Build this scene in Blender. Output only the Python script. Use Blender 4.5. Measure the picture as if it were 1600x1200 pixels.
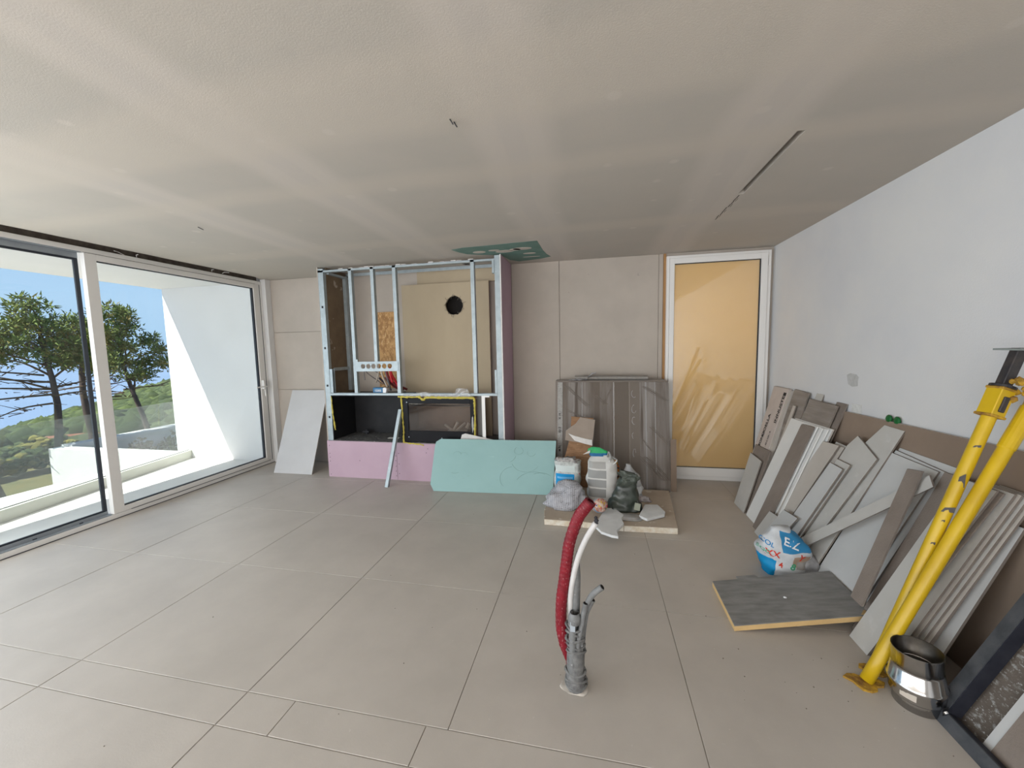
import bpy, bmesh, math, random
from mathutils import Vector, Matrix, noise
from mathutils.bvhtree import BVHTree
random.seed(7)
D = bpy.data
C = bpy.context.scene.collection
S = bpy.context.scene
for o in list(D.objects): D.objects.remove(o)

# ------------------------------------------------------------ camera, sky, sun, exposure
cd = D.cameras.new('camera'); cam = D.objects.new('camera', cd); C.objects.link(cam)
F_PX, YAW, PITCH, ROLL = 606.3, -0.2074, -0.0908, -0.0214
CAM_Z = 1.565
cd.sensor_width = 36; cd.lens = F_PX * 36 / 1600; cd.clip_start = .05; cd.clip_end = 20000
fw = Vector((math.sin(YAW)*math.cos(PITCH), math.cos(YAW)*math.cos(PITCH), math.sin(PITCH)))
r0 = Vector((math.cos(YAW), -math.sin(YAW), 0)); u0 = r0.cross(fw)
rr = r0*math.cos(ROLL) + u0*math.sin(ROLL); uu = -r0*math.sin(ROLL) + u0*math.cos(ROLL)
m3 = Matrix((rr, uu, -fw)).transposed()
cam.matrix_world = Matrix.Translation((0, 0, CAM_Z)) @ m3.to_4x4()
S.camera = cam
S.view_settings.view_transform = 'Standard'; S.view_settings.look = 'None'
S.view_settings.gamma = 1; S.view_settings.use_curve_mapping = False
S.view_settings.exposure = 0.75

w = D.worlds.new('sky'); S.world = w; w.use_nodes = True
nt = w.node_tree; bg = nt.nodes['Background']
tc = nt.nodes.new('ShaderNodeTexCoord'); sx = nt.nodes.new('ShaderNodeSeparateXYZ')
cr = nt.nodes.new('ShaderNodeValToRGB')
nt.links.new(tc.outputs['Generated'], sx.inputs[0]); nt.links.new(sx.outputs['Z'], cr.inputs[0])
nt.links.new(cr.outputs[0], bg.inputs[0])
el = cr.color_ramp.elements
el[0].position = 0.0; el[0].color = (.42, .64, .90, 1)
el[1].position = 1.0; el[1].color = (.10, .24, .62, 1)
e = el.new(.10); e.color = (.46, .68, .93, 1)
e = el.new(.35); e.color = (.30, .53, .88, 1)
bg.inputs[1].default_value = .65

SUN_DIR = Vector((.415, .60, -1)).normalized()
sd = D.lights.new('sun', 'SUN'); sun = D.objects.new('sun', sd); C.objects.link(sun)
sd.energy = 9.5; sd.angle = .009; sd.color = (1, .965, .925)
sun.rotation_euler = SUN_DIR.to_track_quat('-Z', 'Y').to_euler(); sun.location = (-12, -9, 20)

def area(name, loc, direction, sx_, sy_, power, col=(1, 1, 1)):
    l = D.lights.new(name, 'AREA'); l.shape = 'RECTANGLE'; l.size = sx_; l.size_y = sy_; l.energy = power; l.color = col
    o = D.objects.new(name, l); C.objects.link(o); o.location = loc
    o.rotation_euler = Vector(direction).to_track_quat('-Z', 'Y').to_euler()
    return o
# added area lamps, out of view, that boost the daylight from rear and side
area('fill_rear', (-1.6, -3.1, 1.3), (0, 1, 0), 4.6, 2.2, 88, (1, .95, .885))
area('fill_side', (-4.5, -.5, 1.35), (1, .30, -.04), 4.8, 2.2, 96, (.90, .95, 1))
area('door_backlight', (1.3, 6.15, 1.9), (0, -1, -.25), .9, .9, 23, (1, .93, .82))  # unseen lamp added behind the door to brighten its tan film

# ------------------------------------------------------------ helpers
def mat(name, c1, c2=None, scale=4., rough=.8, metal=0., bump=0., bscale=60., detail=6., spots=None, stretch=None,
        spec=.35, contrast=(.35, .65), coord='geo', coat=0.):
    """principled material, two colours mixed by noise, fine bump, optional spots (colour, scale, threshold)"""
    m = D.materials.new(name); m.use_nodes = True; n = m.node_tree; b = n.nodes['Principled BSDF']
    b.inputs['Roughness'].default_value = rough; b.inputs['Metallic'].default_value = metal
    b.inputs['Specular IOR Level'].default_value = spec
    b.inputs['Coat Weight'].default_value = coat
    b.inputs['Base Color'].default_value = (*c1, 1)
    g = n.nodes.new('ShaderNodeNewGeometry') if coord == 'geo' else n.nodes.new('ShaderNodeTexCoord')
    src = g.outputs['Position'] if coord == 'geo' else g.outputs['Object']
    if stretch:
        mp = n.nodes.new('ShaderNodeMapping'); mp.inputs['Scale'].default_value = stretch
        n.links.new(src, mp.inputs[0]); src = mp.outputs[0]
    def nz(sc, det, ro=.6):
        t = n.nodes.new('ShaderNodeTexNoise'); t.inputs['Scale'].default_value = sc; t.inputs['Detail'].default_value = det
        t.inputs['Roughness'].default_value = ro; n.links.new(src, t.inputs['Vector']); return t
    last = None
    if c2:
        t = nz(scale, detail); mr = n.nodes.new('ShaderNodeMapRange')
        mr.inputs['From Min'].default_value = contrast[0]; mr.inputs['From Max'].default_value = contrast[1]
        n.links.new(t.outputs['Fac'], mr.inputs['Value'])
        mx = n.nodes.new('ShaderNodeMix'); mx.data_type = 'RGBA'
        mx.inputs['A'].default_value = (*c1, 1); mx.inputs['B'].default_value = (*c2, 1)
        n.links.new(mr.outputs[0], mx.inputs['Factor']); last = mx.outputs['Result']
    for sp in (spots or []):
        col, sc, th = sp[:3]; soft = sp[3] if len(sp) > 3 else .03
        t = nz(sc, 3); mr = n.nodes.new('ShaderNodeMapRange')
        mr.inputs['From Min'].default_value = th; mr.inputs['From Max'].default_value = th + soft
        n.links.new(t.outputs['Fac'], mr.inputs['Value'])
        mx = n.nodes.new('ShaderNodeMix'); mx.data_type = 'RGBA'
        if last: n.links.new(last, mx.inputs['A'])
        else: mx.inputs['A'].default_value = (*c1, 1)
        mx.inputs['B'].default_value = (*col, 1)
        n.links.new(mr.outputs[0], mx.inputs['Factor']); last = mx.outputs['Result']
    if last: n.links.new(last, b.inputs['Base Color'])
    if bump:
        t = nz(bscale, 4); bp = n.nodes.new('ShaderNodeBump'); bp.inputs['Strength'].default_value = bump
        bp.inputs['Distance'].default_value = .01
        n.links.new(t.outputs['Fac'], bp.inputs['Height']); n.links.new(bp.outputs[0], b.inputs['Normal'])
    m['b'] = 1
    return m

def layer_rects(m, rects, coord='Object', warp=.004, warp_scale=30):
    """flat print: coloured rectangles (axis i0,lo,hi, axis i1,lo,hi, colour) on top of a material's colour, in object space"""
    n = m.node_tree; b = n.nodes['Principled BSDF']
    tcn = n.nodes.new('ShaderNodeTexCoord'); t = n.nodes.new('ShaderNodeTexNoise'); t.inputs['Scale'].default_value = warp_scale
    n.links.new(tcn.outputs[coord], t.inputs['Vector'])
    va = n.nodes.new('ShaderNodeVectorMath'); va.operation = 'MULTIPLY_ADD'
    n.links.new(t.outputs['Color'], va.inputs[0]); va.inputs[1].default_value = (warp*2,)*3
    n.links.new(tcn.outputs[coord], va.inputs[2])
    sp = n.nodes.new('ShaderNodeSeparateXYZ'); n.links.new(va.outputs[0], sp.inputs[0])
    for (a0, l0, h0, a1, l1, h1, col) in rects:
        fac = None
        for a, l, h in ((a0, l0, h0), (a1, l1, h1)):
            for op, v in (('GREATER_THAN', l), ('LESS_THAN', h)):
                q = n.nodes.new('ShaderNodeMath'); q.operation = op; n.links.new(sp.outputs[a], q.inputs[0]); q.inputs[1].default_value = v + warp
                if fac:
                    z = n.nodes.new('ShaderNodeMath'); z.operation = 'MULTIPLY'; n.links.new(fac, z.inputs[0]); n.links.new(q.outputs[0], z.inputs[1]); fac = z.outputs[0]
                else: fac = q.outputs[0]
        mx = n.nodes.new('ShaderNodeMix'); mx.data_type = 'RGBA'; mx.inputs['B'].default_value = (*col, 1)
        bc = b.inputs['Base Color']
        if bc.links: n.links.new(bc.links[0].from_socket, mx.inputs['A'])
        else: mx.inputs['A'].default_value = bc.default_value
        n.links.new(fac, mx.inputs['Factor']); n.links.new(mx.outputs['Result'], bc)

def glass_mat(name, tint=(.95, .97, .97), haze=.04, gloss=1.0, haze_col=(.8, .82, .82)):
    m = D.materials.new(name); m.use_nodes = True; n = m.node_tree
    for x in list(n.nodes): n.nodes.remove(x)
    out = n.nodes.new('ShaderNodeOutputMaterial'); tr = n.nodes.new('ShaderNodeBsdfTransparent'); tr.inputs[0].default_value = (*tint, 1)
    gl = n.nodes.new('ShaderNodeBsdfGlossy'); gl.inputs['Roughness'].default_value = .01
    df = n.nodes.new('ShaderNodeBsdfDiffuse'); df.inputs[0].default_value = (*haze_col, 1)
    fr = n.nodes.new('ShaderNodeLayerWeight'); fr.inputs['Blend'].default_value = .5
    pw = n.nodes.new('ShaderNodeMath'); pw.operation = 'POWER'; pw.inputs[1].default_value = 5; n.links.new(fr.outputs['Facing'], pw.inputs[0])
    mu = n.nodes.new('ShaderNodeMath'); mu.operation = 'MULTIPLY_ADD'; mu.inputs[1].default_value = .5; mu.inputs[2].default_value = .03*gloss
    n.links.new(pw.outputs[0], mu.inputs[0])
    a = n.nodes.new('ShaderNodeMixShader'); a.inputs[0].default_value = haze
    n.links.new(tr.outputs[0], a.inputs[1]); n.links.new(df.outputs[0], a.inputs[2])
    b = n.nodes.new('ShaderNodeMixShader'); n.links.new(mu.outputs[0], b.inputs[0])
    n.links.new(a.outputs[0], b.inputs[1]); n.links.new(gl.outputs[0], b.inputs[2])
    n.links.new(b.outputs[0], out.inputs[0]); return m

def set_props(o, label=None, cat=None, group=None, kind=None):
    if label: o['label'] = label
    if cat: o['category'] = cat
    if group: o['group'] = group
    if kind: o['kind'] = kind
    return o

def root_loc(p):
    v = Vector((0, 0, 0))
    while p: v += p.location; p = p.parent
    return v

def obj(name, verts, faces, m, parent=None, smooth=False, mats=None, mi=None, label=None, cat=None, group=None, kind=None, bevel=0):
    """link one mesh object; verts in world coordinates, origin at the base centre"""
    xs = [v[0] for v in verts]; ys = [v[1] for v in verts]; zs = [v[2] for v in verts]
    org = Vector(((min(xs)+max(xs))/2, (min(ys)+max(ys))/2, min(zs)))
    me = D.meshes.new(name); me.from_pydata([tuple(Vector(v)-org) for v in verts], [], faces)
    for q in (mats or [m]): me.materials.append(q)
    if mi:
        for p, i in zip(me.polygons, mi): p.material_index = i
    if smooth: me.polygons.foreach_set('use_smooth', [True]*len(me.polygons))
    bm = bmesh.new(); bm.from_mesh(me)
    bmesh.ops.recalc_face_normals(bm, faces=bm.faces)
    if bevel: bmesh.ops.bevel(bm, geom=bm.edges[:], offset=bevel, segments=1, affect='EDGES', clamp_overlap=True)
    bm.to_mesh(me); bm.free()
    o = D.objects.new(name, me); C.objects.link(o)
    if parent: o.parent = parent; o.location = org - root_loc(parent)
    else: o.location = org
    return set_props(o, label, cat, group, kind)

def empty(name, loc, label=None, cat=None, group=None, kind=None):
    o = D.objects.new(name, None); C.objects.link(o); o.location = loc; o.empty_display_size = .05
    return set_props(o, label, cat, group, kind)

class MB:
    """mesh collector"""
    def __init__(s): s.v = []; s.f = []; s.i = []
    def add(s, v, f, i=0):
        k = len(s.v); s.v += [tuple(a) for a in v]; s.f += [tuple(k+j for j in q) for q in f]; s.i += [i]*len(f); return s
    def box(s, x0, x1, y0, y1, z0, z1, i=0):
        return s.add([(x, y, z) for x in (x0, x1) for y in (y0, y1) for z in (z0, z1)],
                     [(0, 1, 3, 2), (4, 6, 7, 5), (0, 4, 5, 1), (2, 3, 7, 6), (0, 2, 6, 4), (1, 5, 7, 3)], i)
    def prism(s, pts, off, i=0, side=None):
        n = len(pts); off = Vector(off); p = [Vector(q) for q in pts]
        k = len(s.v); s.add(p + [q+off for q in p], [tuple(range(n)), tuple(range(2*n-1, n-1, -1))], i)
        for a in range(n):
            b = (a+1) % n; s.f.append((k+a, k+b, k+n+b, k+n+a)); s.i.append(i if side is None else side)
        return s
    def tube(s, pts, rad, seg=10, i=0, cap=True):
        pts = [Vector(p) for p in pts]; n = len(pts)
        rad = rad if isinstance(rad, (list, tuple)) else [rad]*n
        k = len(s.v); t0 = (pts[1]-pts[0]).normalized(); a = t0.orthogonal().normalized()
        for j, p in enumerate(pts):
            t = (pts[min(j+1, n-1)]-pts[max(j-1, 0)]).normalized()
            a = (a - t*a.dot(t)).normalized(); b = t.cross(a)
            for q in range(seg):
                th = 2*math.pi*q/seg; s.v.append(tuple(p + (a*math.cos(th)+b*math.sin(th))*rad[j]))
        for j in range(n-1):
            for q in range(seg):
                q2 = (q+1) % seg
                s.f.append((k+j*seg+q, k+j*seg+q2, k+(j+1)*seg+q2, k+(j+1)*seg+q)); s.i.append(i)
        if cap:
            s.f.append(tuple(k+q for q in range(seg))[::-1]); s.f.append(tuple(k+(n-1)*seg+q for q in range(seg))); s.i += [i, i]
        return s
    def lathe(s, prof, c, seg=28, i=0, axis=None):
        c = Vector(c); k = len(s.v); n = len(prof); R = axis or Matrix.Identity(3)
        for r, z in prof:
            for q in range(seg):
                th = 2*math.pi*q/seg; s.v.append(tuple(c + R @ Vector((r*math.cos(th), r*math.sin(th), z))))
        for j in range(n-1):
            for q in range(seg):
                q2 = (q+1) % seg
                s.f.append((k+j*seg+q, k+j*seg+q2, k+(j+1)*seg+q2, k+(j+1)*seg+q)); s.i.append(i)
        return s
    def build(s, name, m, parent=None, **kw):
        mats = kw.pop('mats', None)
        return obj(name, s.v, s.f, m, parent, mats=mats, mi=s.i if mats else None, **kw)

def box(name, x0, x1, y0, y1, z0, z1, m, parent=None, **kw):
    return MB().box(x0, x1, y0, y1, z0, z1).build(name, m, parent, **kw)

def spline(pts, n=8):
    pts = [Vector(p) for p in pts]; P = [pts[0]] + pts + [pts[-1]]; out = []
    for i in range(1, len(P)-2):
        for k in range(n):
            t = k/n; a, b, c, d = P[i-1], P[i], P[i+1], P[i+2]
            out.append(.5*((2*b) + (c-a)*t + (2*a-5*b+4*c-d)*t*t + (3*b-a-3*c+d)*t**3))
    out.append(pts[-1]); return out

def plate_with_holes(name, w_, h_, holes, thick, place, m, parent, **kw):
    """flat plate (0..w_, 0..h_) with round/irregular holes; place(u, v, t) -> world"""
    cu = D.curves.new('tmp', 'CURVE'); cu.dimensions = '2D'; cu.fill_mode = 'BOTH'; cu.extrude = thick/2
    def poly(pts):
        sp = cu.splines.new('POLY'); sp.points.add(len(pts)-1)
        for p, q in zip(sp.points, pts): p.co = (q[0], q[1], 0, 1)
        sp.use_cyclic_u = True
    poly([(0, 0), (w_, 0), (w_, h_), (0, h_)])
    for (cx, cy, r, n, jit) in holes:
        poly([(cx+r*(1+random.uniform(-jit, jit))*math.cos(2*math.pi*a/n), cy+r*(1+random.uniform(-jit, jit))*math.sin(2*math.pi*a/n)) for a in range(n)])
    t = D.objects.new('tmp', cu); me = D.meshes.new_from_object(t)
    v = [place(q.co.x, q.co.y, q.co.z) for q in me.vertices]; f = [tuple(p.vertices) for p in me.polygons]
    D.objects.remove(t); D.curves.remove(cu); D.meshes.remove(me)
    return obj(name, v, f, m, parent, **kw)

def text_geo(body, size, shear=0):
    cu = D.curves.new('tmp', 'FONT'); cu.body = body; cu.size = size; cu.align_x = 'CENTER'; cu.align_y = 'CENTER'; cu.shear = shear
    cu.resolution_u = 3; cu.offset = size*.022
    t = D.objects.new('tmp', cu); me = D.meshes.new_from_object(t)
    v = [(q.co.x, q.co.y) for q in me.vertices]; f = [tuple(p.vertices) for p in me.polygons]
    D.objects.remove(t); D.curves.remove(cu); D.meshes.remove(me); return v, f

def text(name, body, size, org, right, up, m, parent, label=None, target=None, sx_=1.):
    v, f = text_geo(body, size); org, right, up = Vector(org), Vector(right).normalized(), Vector(up).normalized(); nrm = right.cross(up)
    P = [org + right*a*sx_ + up*b for a, b in v]
    if target:
        dg = target.data; off = root_loc(target)
        tree = BVHTree.FromPolygons([q.co+off for q in dg.vertices], [tuple(p.vertices) for p in dg.polygons]); Q = []
        for p in P:
            h = tree.ray_cast(p + nrm*.5, -nrm); Q.append(h[0] + nrm*.0025 if h[0] else p)
        P = Q
    else: P = [p + nrm*.0015 for p in P]
    o = obj(name, P, f, m, parent, label=label); return o

# ------------------------------------------------------------ materials
plaster_white = mat('white_paint', (.66, .655, .645), (.60, .605, .62), 1.1, .9, bump=.08, bscale=90)
render_white = mat('white_render', (.72, .715, .71), (.69, .685, .68), 2, .9)
board_grey = mat('plasterboard_grey', (.48, .425, .37), (.43, .38, .33), 2.2, .92, bump=.05, spots=[((.30, .27, .25), 9, .72, .06)])
stone_floor = mat('limestone_tile', (.50, .457, .41), (.44, .402, .36), 2.3, .46, bump=.05, bscale=140, detail=10,
                  spots=[((.58, .54, .50), 45, .70, .08), ((.36, .32, .29), 70, .76, .05)], spec=.55)
grout = mat('grout', (.36, .32, .275), None, rough=.9)
upvc = mat('white_aluminium', (.80, .785, .76), None, rough=.38, spec=.45)
upvc_in = mat('grey_track_metal', (.33, .36, .39), (.28, .31, .34), 9, .35, metal=.3)
gasket = mat('dark_gasket', (.03, .035, .045), None, rough=.6)
concrete_raw = mat('raw_lintel', (.22, .185, .15), (.13, .105, .085), 12, .95, bump=.5, bscale=50)
galv = mat('galvanised_steel', (.40, .455, .475), (.33, .38, .40), 14, .5, metal=.35, bump=.04, spots=[((.48, .53, .55), 30, .66, .06)])
galv_dark = mat('punched_hole_dark', (.03, .03, .035), None, rough=.7)
pink = mat('pink_plasterboard', (.51, .37, .44), (.47, .335, .405), 2, .9, spots=[((.40, .28, .33), 40, .74, .03)])
mint = mat('mint_plasterboard', (.305, .475, .465), (.28, .445, .435), 1.3, .88, spots=[((.25, .37, .33), 4.2, .70, .05), ((.45, .64, .62), 3, .68, .1)], stretch=(1, 1, 2.2))
board_core = mat('gypsum_core', (.74, .72, .69), (.66, .63, .6), 20, .95, bump=.3)
beige_board = mat('calcium_silicate_board', (.44, .36, .25), (.40, .325, .225), 1.5, .9, spots=[((.42, .34, .25), 3.5, .70, .1)], stretch=(1, 1, .4))
chip_brown = mat('brown_chipboard', (.21, .15, .095), (.165, .118, .075), 6, .8, spots=[((.42, .36, .29), 7, .66, .05)])
osb = mat('osb', (.56, .33, .14), (.36, .19, .075), 32, .75, bump=.2, bscale=60, detail=3, contrast=(.42, .58), stretch=(1, 1, .55), spots=[((.68, .45, .23), 45, .60, .04)])
osb_fine = mat('flake_board_brown', (.32, .18, .095), (.23, .125, .065), 45, .8, bump=.2, stretch=(.3, .3, 1.4), spots=[((.42, .27, .16), 60, .64, .05)])
black_steel = mat('black_steel', (.016, .016, .018), (.024, .024, .026), 6, .55, spec=.2)
ash = mat('dusty_niche_floor', (.16, .155, .15), (.08, .08, .08), 20, .95, spots=[((.35, .34, .33), 26, .62, .05)])
black_front = mat('black_glass_frame', (.010, .010, .012), None, rough=.4, spec=.12)
foam_yellow = mat('yellow_foam', (.62, .52, .10), (.48, .40, .08), 30, .85, bump=.3)
stove_glass = glass_mat('stove_glass', (.74, .70, .66), .03, 1.2, (.35, .32, .3))
firebrick = mat('vermiculite_lining', (.36, .26, .20), (.30, .22, .17), 5, .9)
film = glass_mat('clear_film', (.90, .90, .90), .30, 2.0, (.75, .75, .75))
dark_hole = mat('dark_cavity', (.012, .010, .009), None, rough=1)
wood_strip = mat('pine_strip', (.40, .22, .09), (.32, .17, .07), 12, .7, stretch=(1, 1, .1))
slab_brown = mat('mortar_streaked_slab', (.27, .245, .225), (.15, .122, .10), 2.6, .88, stretch=(3.4, 1, .12), contrast=(.36, .62),
                 bump=.25, bscale=40, spots=[((.34, .325, .31), 5, .66, .05), ((.12, .097, .08), 2.3, .58, .06)])
slab_edge = mat('slab_edge', (.40, .375, .345), (.30, .28, .255), 20, .9)
tile_grey = mat('pale_grey_tile', (.50, .49, .465), (.455, .445, .42), 3, .55, bump=.03, spots=[((.54, .53, .51), 8, .62, .1)])
tile_light = mat('light_grey_tile', (.53, .535, .53), (.49, .495, .49), 3, .55)
tile_beige = mat('beige_grey_tile', (.50, .465, .425), (.45, .415, .375), 3, .55)
tile_white = mat('white_tile', (.74, .745, .73), (.69, .695, .68), 3, .45)
tile_brown = mat('tile_back_brown', (.255, .215, .185), (.20, .165, .14), 4, .75, bump=.25, bscale=120, spots=[((.50, .48, .45), 22, .74, .03)])
tile_brown_grooved = mat('tile_back_streaked', (.30, .265, .235), (.20, .17, .145), 9, .75, stretch=(1, .25, 2.4), spots=[((.52, .49, .45), 9, .72, .04)])
tile_edge = mat('tile_edge', (.22, .19, .165), (.17, .145, .125), 12, .8)
mdf = mat('brown_hardboard', (.27, .205, .155), (.23, .172, .13), 2.5, .85, spots=[((.5, .46, .4), 26, .79, .03)])
carton_m = mat('pinkish_carton', (.56, .49, .45), (.50, .435, .395), 3, .85)
ink = mat('black_ink', (.03, .028, .028), None, rough=.8)
ink_red = mat('red_ink', (.62, .05, .03), None, rough=.7)
ink_blue = mat('blue_ink', (.03, .22, .48), None, rough=.5)
ink_green = mat('green_ink', (.05, .36, .20), None, rough=.7)
ink_white = mat('white_ink', (.75, .76, .78), None, rough=.6)
yellow_paint = mat('yellow_chipped_paint', (.61, .405, .008), (.53, .34, .008), 5, .38, bump=.06, spec=.5, spots=[((.06, .04, .03), 17, .745, .012), ((.28, .12, .02), 40, .76, .02)])
rusty_yellow = mat('crusted_yellow', (.60, .36, .03), (.20, .10, .03), 28, .8, bump=.6, bscale=60)
tripod_black = mat('tripod_black', (.025, .025, .03), (.06, .05, .045), 20, .4)
plate_grey = mat('grey_plate', (.16, .18, .17), None, rough=.6)
chrome = mat('stainless', (.62, .61, .60), (.50, .49, .48), 8, .17, metal=1.0)
chrome_shade = mat('stainless_shaded', (.17, .16, .145), (.09, .085, .08), 10, .3, metal=1.0)  # shade inside the flue is put into this darker metal colour
marble = mat('grey_stone_face', (.27, .267, .26), (.165, .163, .158), 15, .6, stretch=(.45, 1.6, 1), contrast=(.3, .7), bump=.1, spots=[((.27, .265, .255), 20, .66, .1)])
foam_edge = mat('insulation_core', (.68, .47, .22), (.60, .41, .19), 12, .9, bump=.2)
foam_beige = mat('dirty_foam_slab', (.50, .42, .335), (.42, .345, .27), 4, .95, bump=.2, bscale=40, spots=[((.62, .57, .49), 14, .62, .06)])
foam_side = mat('foam_slab_side', (.60, .50, .36), (.74, .70, .62), 20, .95, bump=.5, bscale=50)
plaster_chunk = mat('white_plaster_chunk', (.72, .73, .73), (.64, .65, .65), 12, .92, bump=.15)
steel_frame = mat('dark_grey_steel', (.062, .068, .078), (.10, .105, .115), 14, .6, metal=.4, bump=.1)
steel_frame_dk = mat('dark_blue_steel', (.022, .024, .036), (.035, .037, .05), 14, .6, metal=.4)
speckle = mat('mortar_speckled_board', (.15, .125, .105), (.10, .083, .068), 8, .9, bump=.4, bscale=60, stretch=(1, .6, 1), spots=[((.30, .30, .29), 60, .55, .14), ((.38, .38, .37), 110, .60, .08)])
floor_dusty = stone_floor
red_hose = mat('red_corrugated_hose', (.21, .006, .016), (.15, .005, .012), 30, .5, spots=[((.34, .15, .16), 110, .60, .10)], stretch=(1, 1, .6))
pipe_white = mat('grey_white_pipe', (.60, .59, .58), (.52, .51, .50), 12, .6)
pipe_grey = mat('grey_conduit', (.20, .205, .205), (.14, .143, .143), 25, .6, spots=[((.36, .36, .36), 40, .64, .08)])
wrap_tape = mat('dusty_tape', (.20, .20, .195), (.11, .11, .11), 40, .8, bump=.5)
ceil_m = None

# ceiling: plasterboard, filled joints and screw dabs (colour of the filler, fixed to the boards)
def make_ceiling_mat():
    m = mat('ceiling_boards', (.475, .435, .385), (.45, .417, .372), 2.0, .92, bump=.12, bscale=160, spots=[((.41, .38, .345), 150, .62, .1)])
    n = m.node_tree; b = n.nodes['Principled BSDF']; g = n.nodes.new('ShaderNodeNewGeometry')
    wz = n.nodes.new('ShaderNodeTexNoise'); wz.inputs['Scale'].default_value = .55; wz.inputs['Detail'].default_value = 3; n.links.new(g.outputs['Position'], wz.inputs['Vector'])
    va = n.nodes.new('ShaderNodeVectorMath'); va.operation = 'MULTIPLY_ADD'; va.inputs[1].default_value = (.35, .45, 0); n.links.new(wz.outputs['Color'], va.inputs[0]); n.links.new(g.outputs['Position'], va.inputs[2])
    sp = n.nodes.new('ShaderNodeSeparateXYZ'); n.links.new(va.outputs[0], sp.inputs[0])
    def band(axis, centre, half, soft):
        a = n.nodes.new('ShaderNodeMath'); a.operation = 'SUBTRACT'; n.links.new(sp.outputs[axis], a.inputs[0]); a.inputs[1].default_value = centre
        c = n.nodes.new('ShaderNodeMath'); c.operation = 'ABSOLUTE'; n.links.new(a.outputs[0], c.inputs[0])
        d = n.nodes.new('ShaderNodeMapRange'); d.inputs['From Min'].default_value = half; d.inputs['From Max'].default_value = half-soft
        n.links.new(c.outputs[0], d.inputs['Value']); return d.outputs[0]
    def addcol(fac, col, k=.8):
        q = n.nodes.new('ShaderNodeMath'); q.operation = 'MULTIPLY'; n.links.new(fac, q.inputs[0]); q.inputs[1].default_value = k
        mx = n.nodes.new('ShaderNodeMix'); mx.data_type = 'RGBA'; mx.inputs['B'].default_value = (*col, 1)
        n.links.new(b.inputs['Base Color'].links[0].from_socket, mx.inputs['A']); n.links.new(q.outputs[0], mx.inputs['Factor']); n.links.new(mx.outputs['Result'], b.inputs['Base Color'])
    off = .18
    for x in (-2.82, -1.68, -.40, .80): addcol(band('X', x+off, .24, .10), (.54, .49, .44), .75); addcol(band('X', x+off, .07, .02), (.49, .45, .41), .55)
    for y, h in ((1.62, .30), (2.35, .16), (3.6, .18), (.4, .2)): addcol(band('Y', y+off, h, .12), (.54, .485, .42), .6)
    # screw dabs
    vo = n.nodes.new('ShaderNodeTexVoronoi'); vo.inputs['Scale'].default_value = 3.0; vo.inputs['Randomness'].default_value = .35
    n.links.new(g.outputs['Position'], vo.inputs['Vector']); d = n.nodes.new('ShaderNodeMapRange')
    mp = n.nodes.new('ShaderNodeVectorMath'); mp.operation = 'MULTIPLY'; mp.inputs[1].default_value = (1, 1, 0); n.links.new(g.outputs['Position'], mp.inputs[0]); n.links.new(mp.outputs[0], vo.inputs['Vector'])
    d.inputs['From Min'].default_value = .11; d.inputs['From Max'].default_value = .07; n.links.new(vo.outputs['Distance'], d.inputs['Value'])
    addcol(d.outputs[0], (.56, .51, .455), .6)
    return m
ceil_m = make_ceiling_mat()

XL, XR, YB, YF, H = -4.54, 1.91, 4.79, -3.2, 2.6
# ------------------------------------------------------------ setting: floor
fl = box('floor', XL-.13, XR+.1, YF-.2, YB+.1, -.2, -.004, grout, kind='structure')
gap = .0018
def tile(x0, x1, y0, y1):
    z = random.uniform(-.0006, .0006)
    if x1-x0 < .02 or y1-y0 < .02: return
    hx, hy = (x1-x0)/2-gap, (y1-y0)/2-gap; key = ('ft', round(hx, 3), round(hy, 3))
    if key not in CACHE:
        q = obj('floor_tile', MB().box(-hx, hx, -hy, hy, -.012, 0).v, MB().box(-hx, hx, -hy, hy, -.012, 0).f, stone_floor, bevel=.0012)
        CACHE[key] = q.data; D.objects.remove(q)
    o = D.objects.new('floor_tile', CACHE[key]); C.objects.link(o); o.parent = fl
    o.location = Vector(((x0+x1)/2, (y0+y1)/2, z-.012)) - fl.location
CACHE = {}
xs = [XL-.03, -3.59, -2.61, -1.578, -.592, .42, 1.42, XR]
ys = [YF, -2.285, -1.37, -.455, .30, 1.215, 1.378, 2.292, 3.205, 4.12, YB]
for j in range(len(ys)-1):
    if j == 5:
        for a, b in ((XL-.03, -3.59), (-3.59, -2.61), (-2.61, -1.578), (-1.578, -1.319), (-1.319, -.688), (-.688, .42), (.42, 1.42), (1.42, XR)): tile(a, b, ys[j], ys[j+1])
    else:
        for i in range(len(xs)-1): tile(xs[i], xs[i+1], ys[j], ys[j+1])

# ceiling (with the open linear slot) and the broken edge over the window
cb = MB()
edge = [(-4.455 + .012*noise.noise(Vector((y*3, 0, 0))) + .008*noise.noise(Vector((y*14, 3, 0))), y) for y in [YF + i*(4.70-YF)/90 for i in range(91)]]
edge[-1] = (-4.54, 4.70); edge[-2] = (-4.50, edge[-2][1])
def slabpoly(pts, z0=H, z1=H+.05): cb.prism([(x, y, z0) for x, y in pts], (0, 0, z1-z0))
for i in range(90): slabpoly([edge[i], (-4.2, edge[i][1]), (-4.2, edge[i+1][1]), edge[i+1]])
SX0, SX1, SY0, SY1 = .985, 1.022, 2.26, 3.07
slabpoly([(-4.2, YF), (SX0, YF), (SX0, 4.7), (-4.2, 4.7)])
slabpoly([(SX1, YF), (XR, YF), (XR, YB), (SX1, YB)])
slabpoly([(SX0, YF), (SX1, YF), (SX1, SY0), (SX0, SY0)])
slabpoly([(SX0, SY1), (SX1, SY1), (SX1, YB), (SX0, YB)])
slabpoly([(-4.56, 4.7), (SX0, 4.7), (SX0, YB), (-4.56, YB)])
ceiling = cb.build('ceiling', ceil_m, kind='structure')
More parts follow.
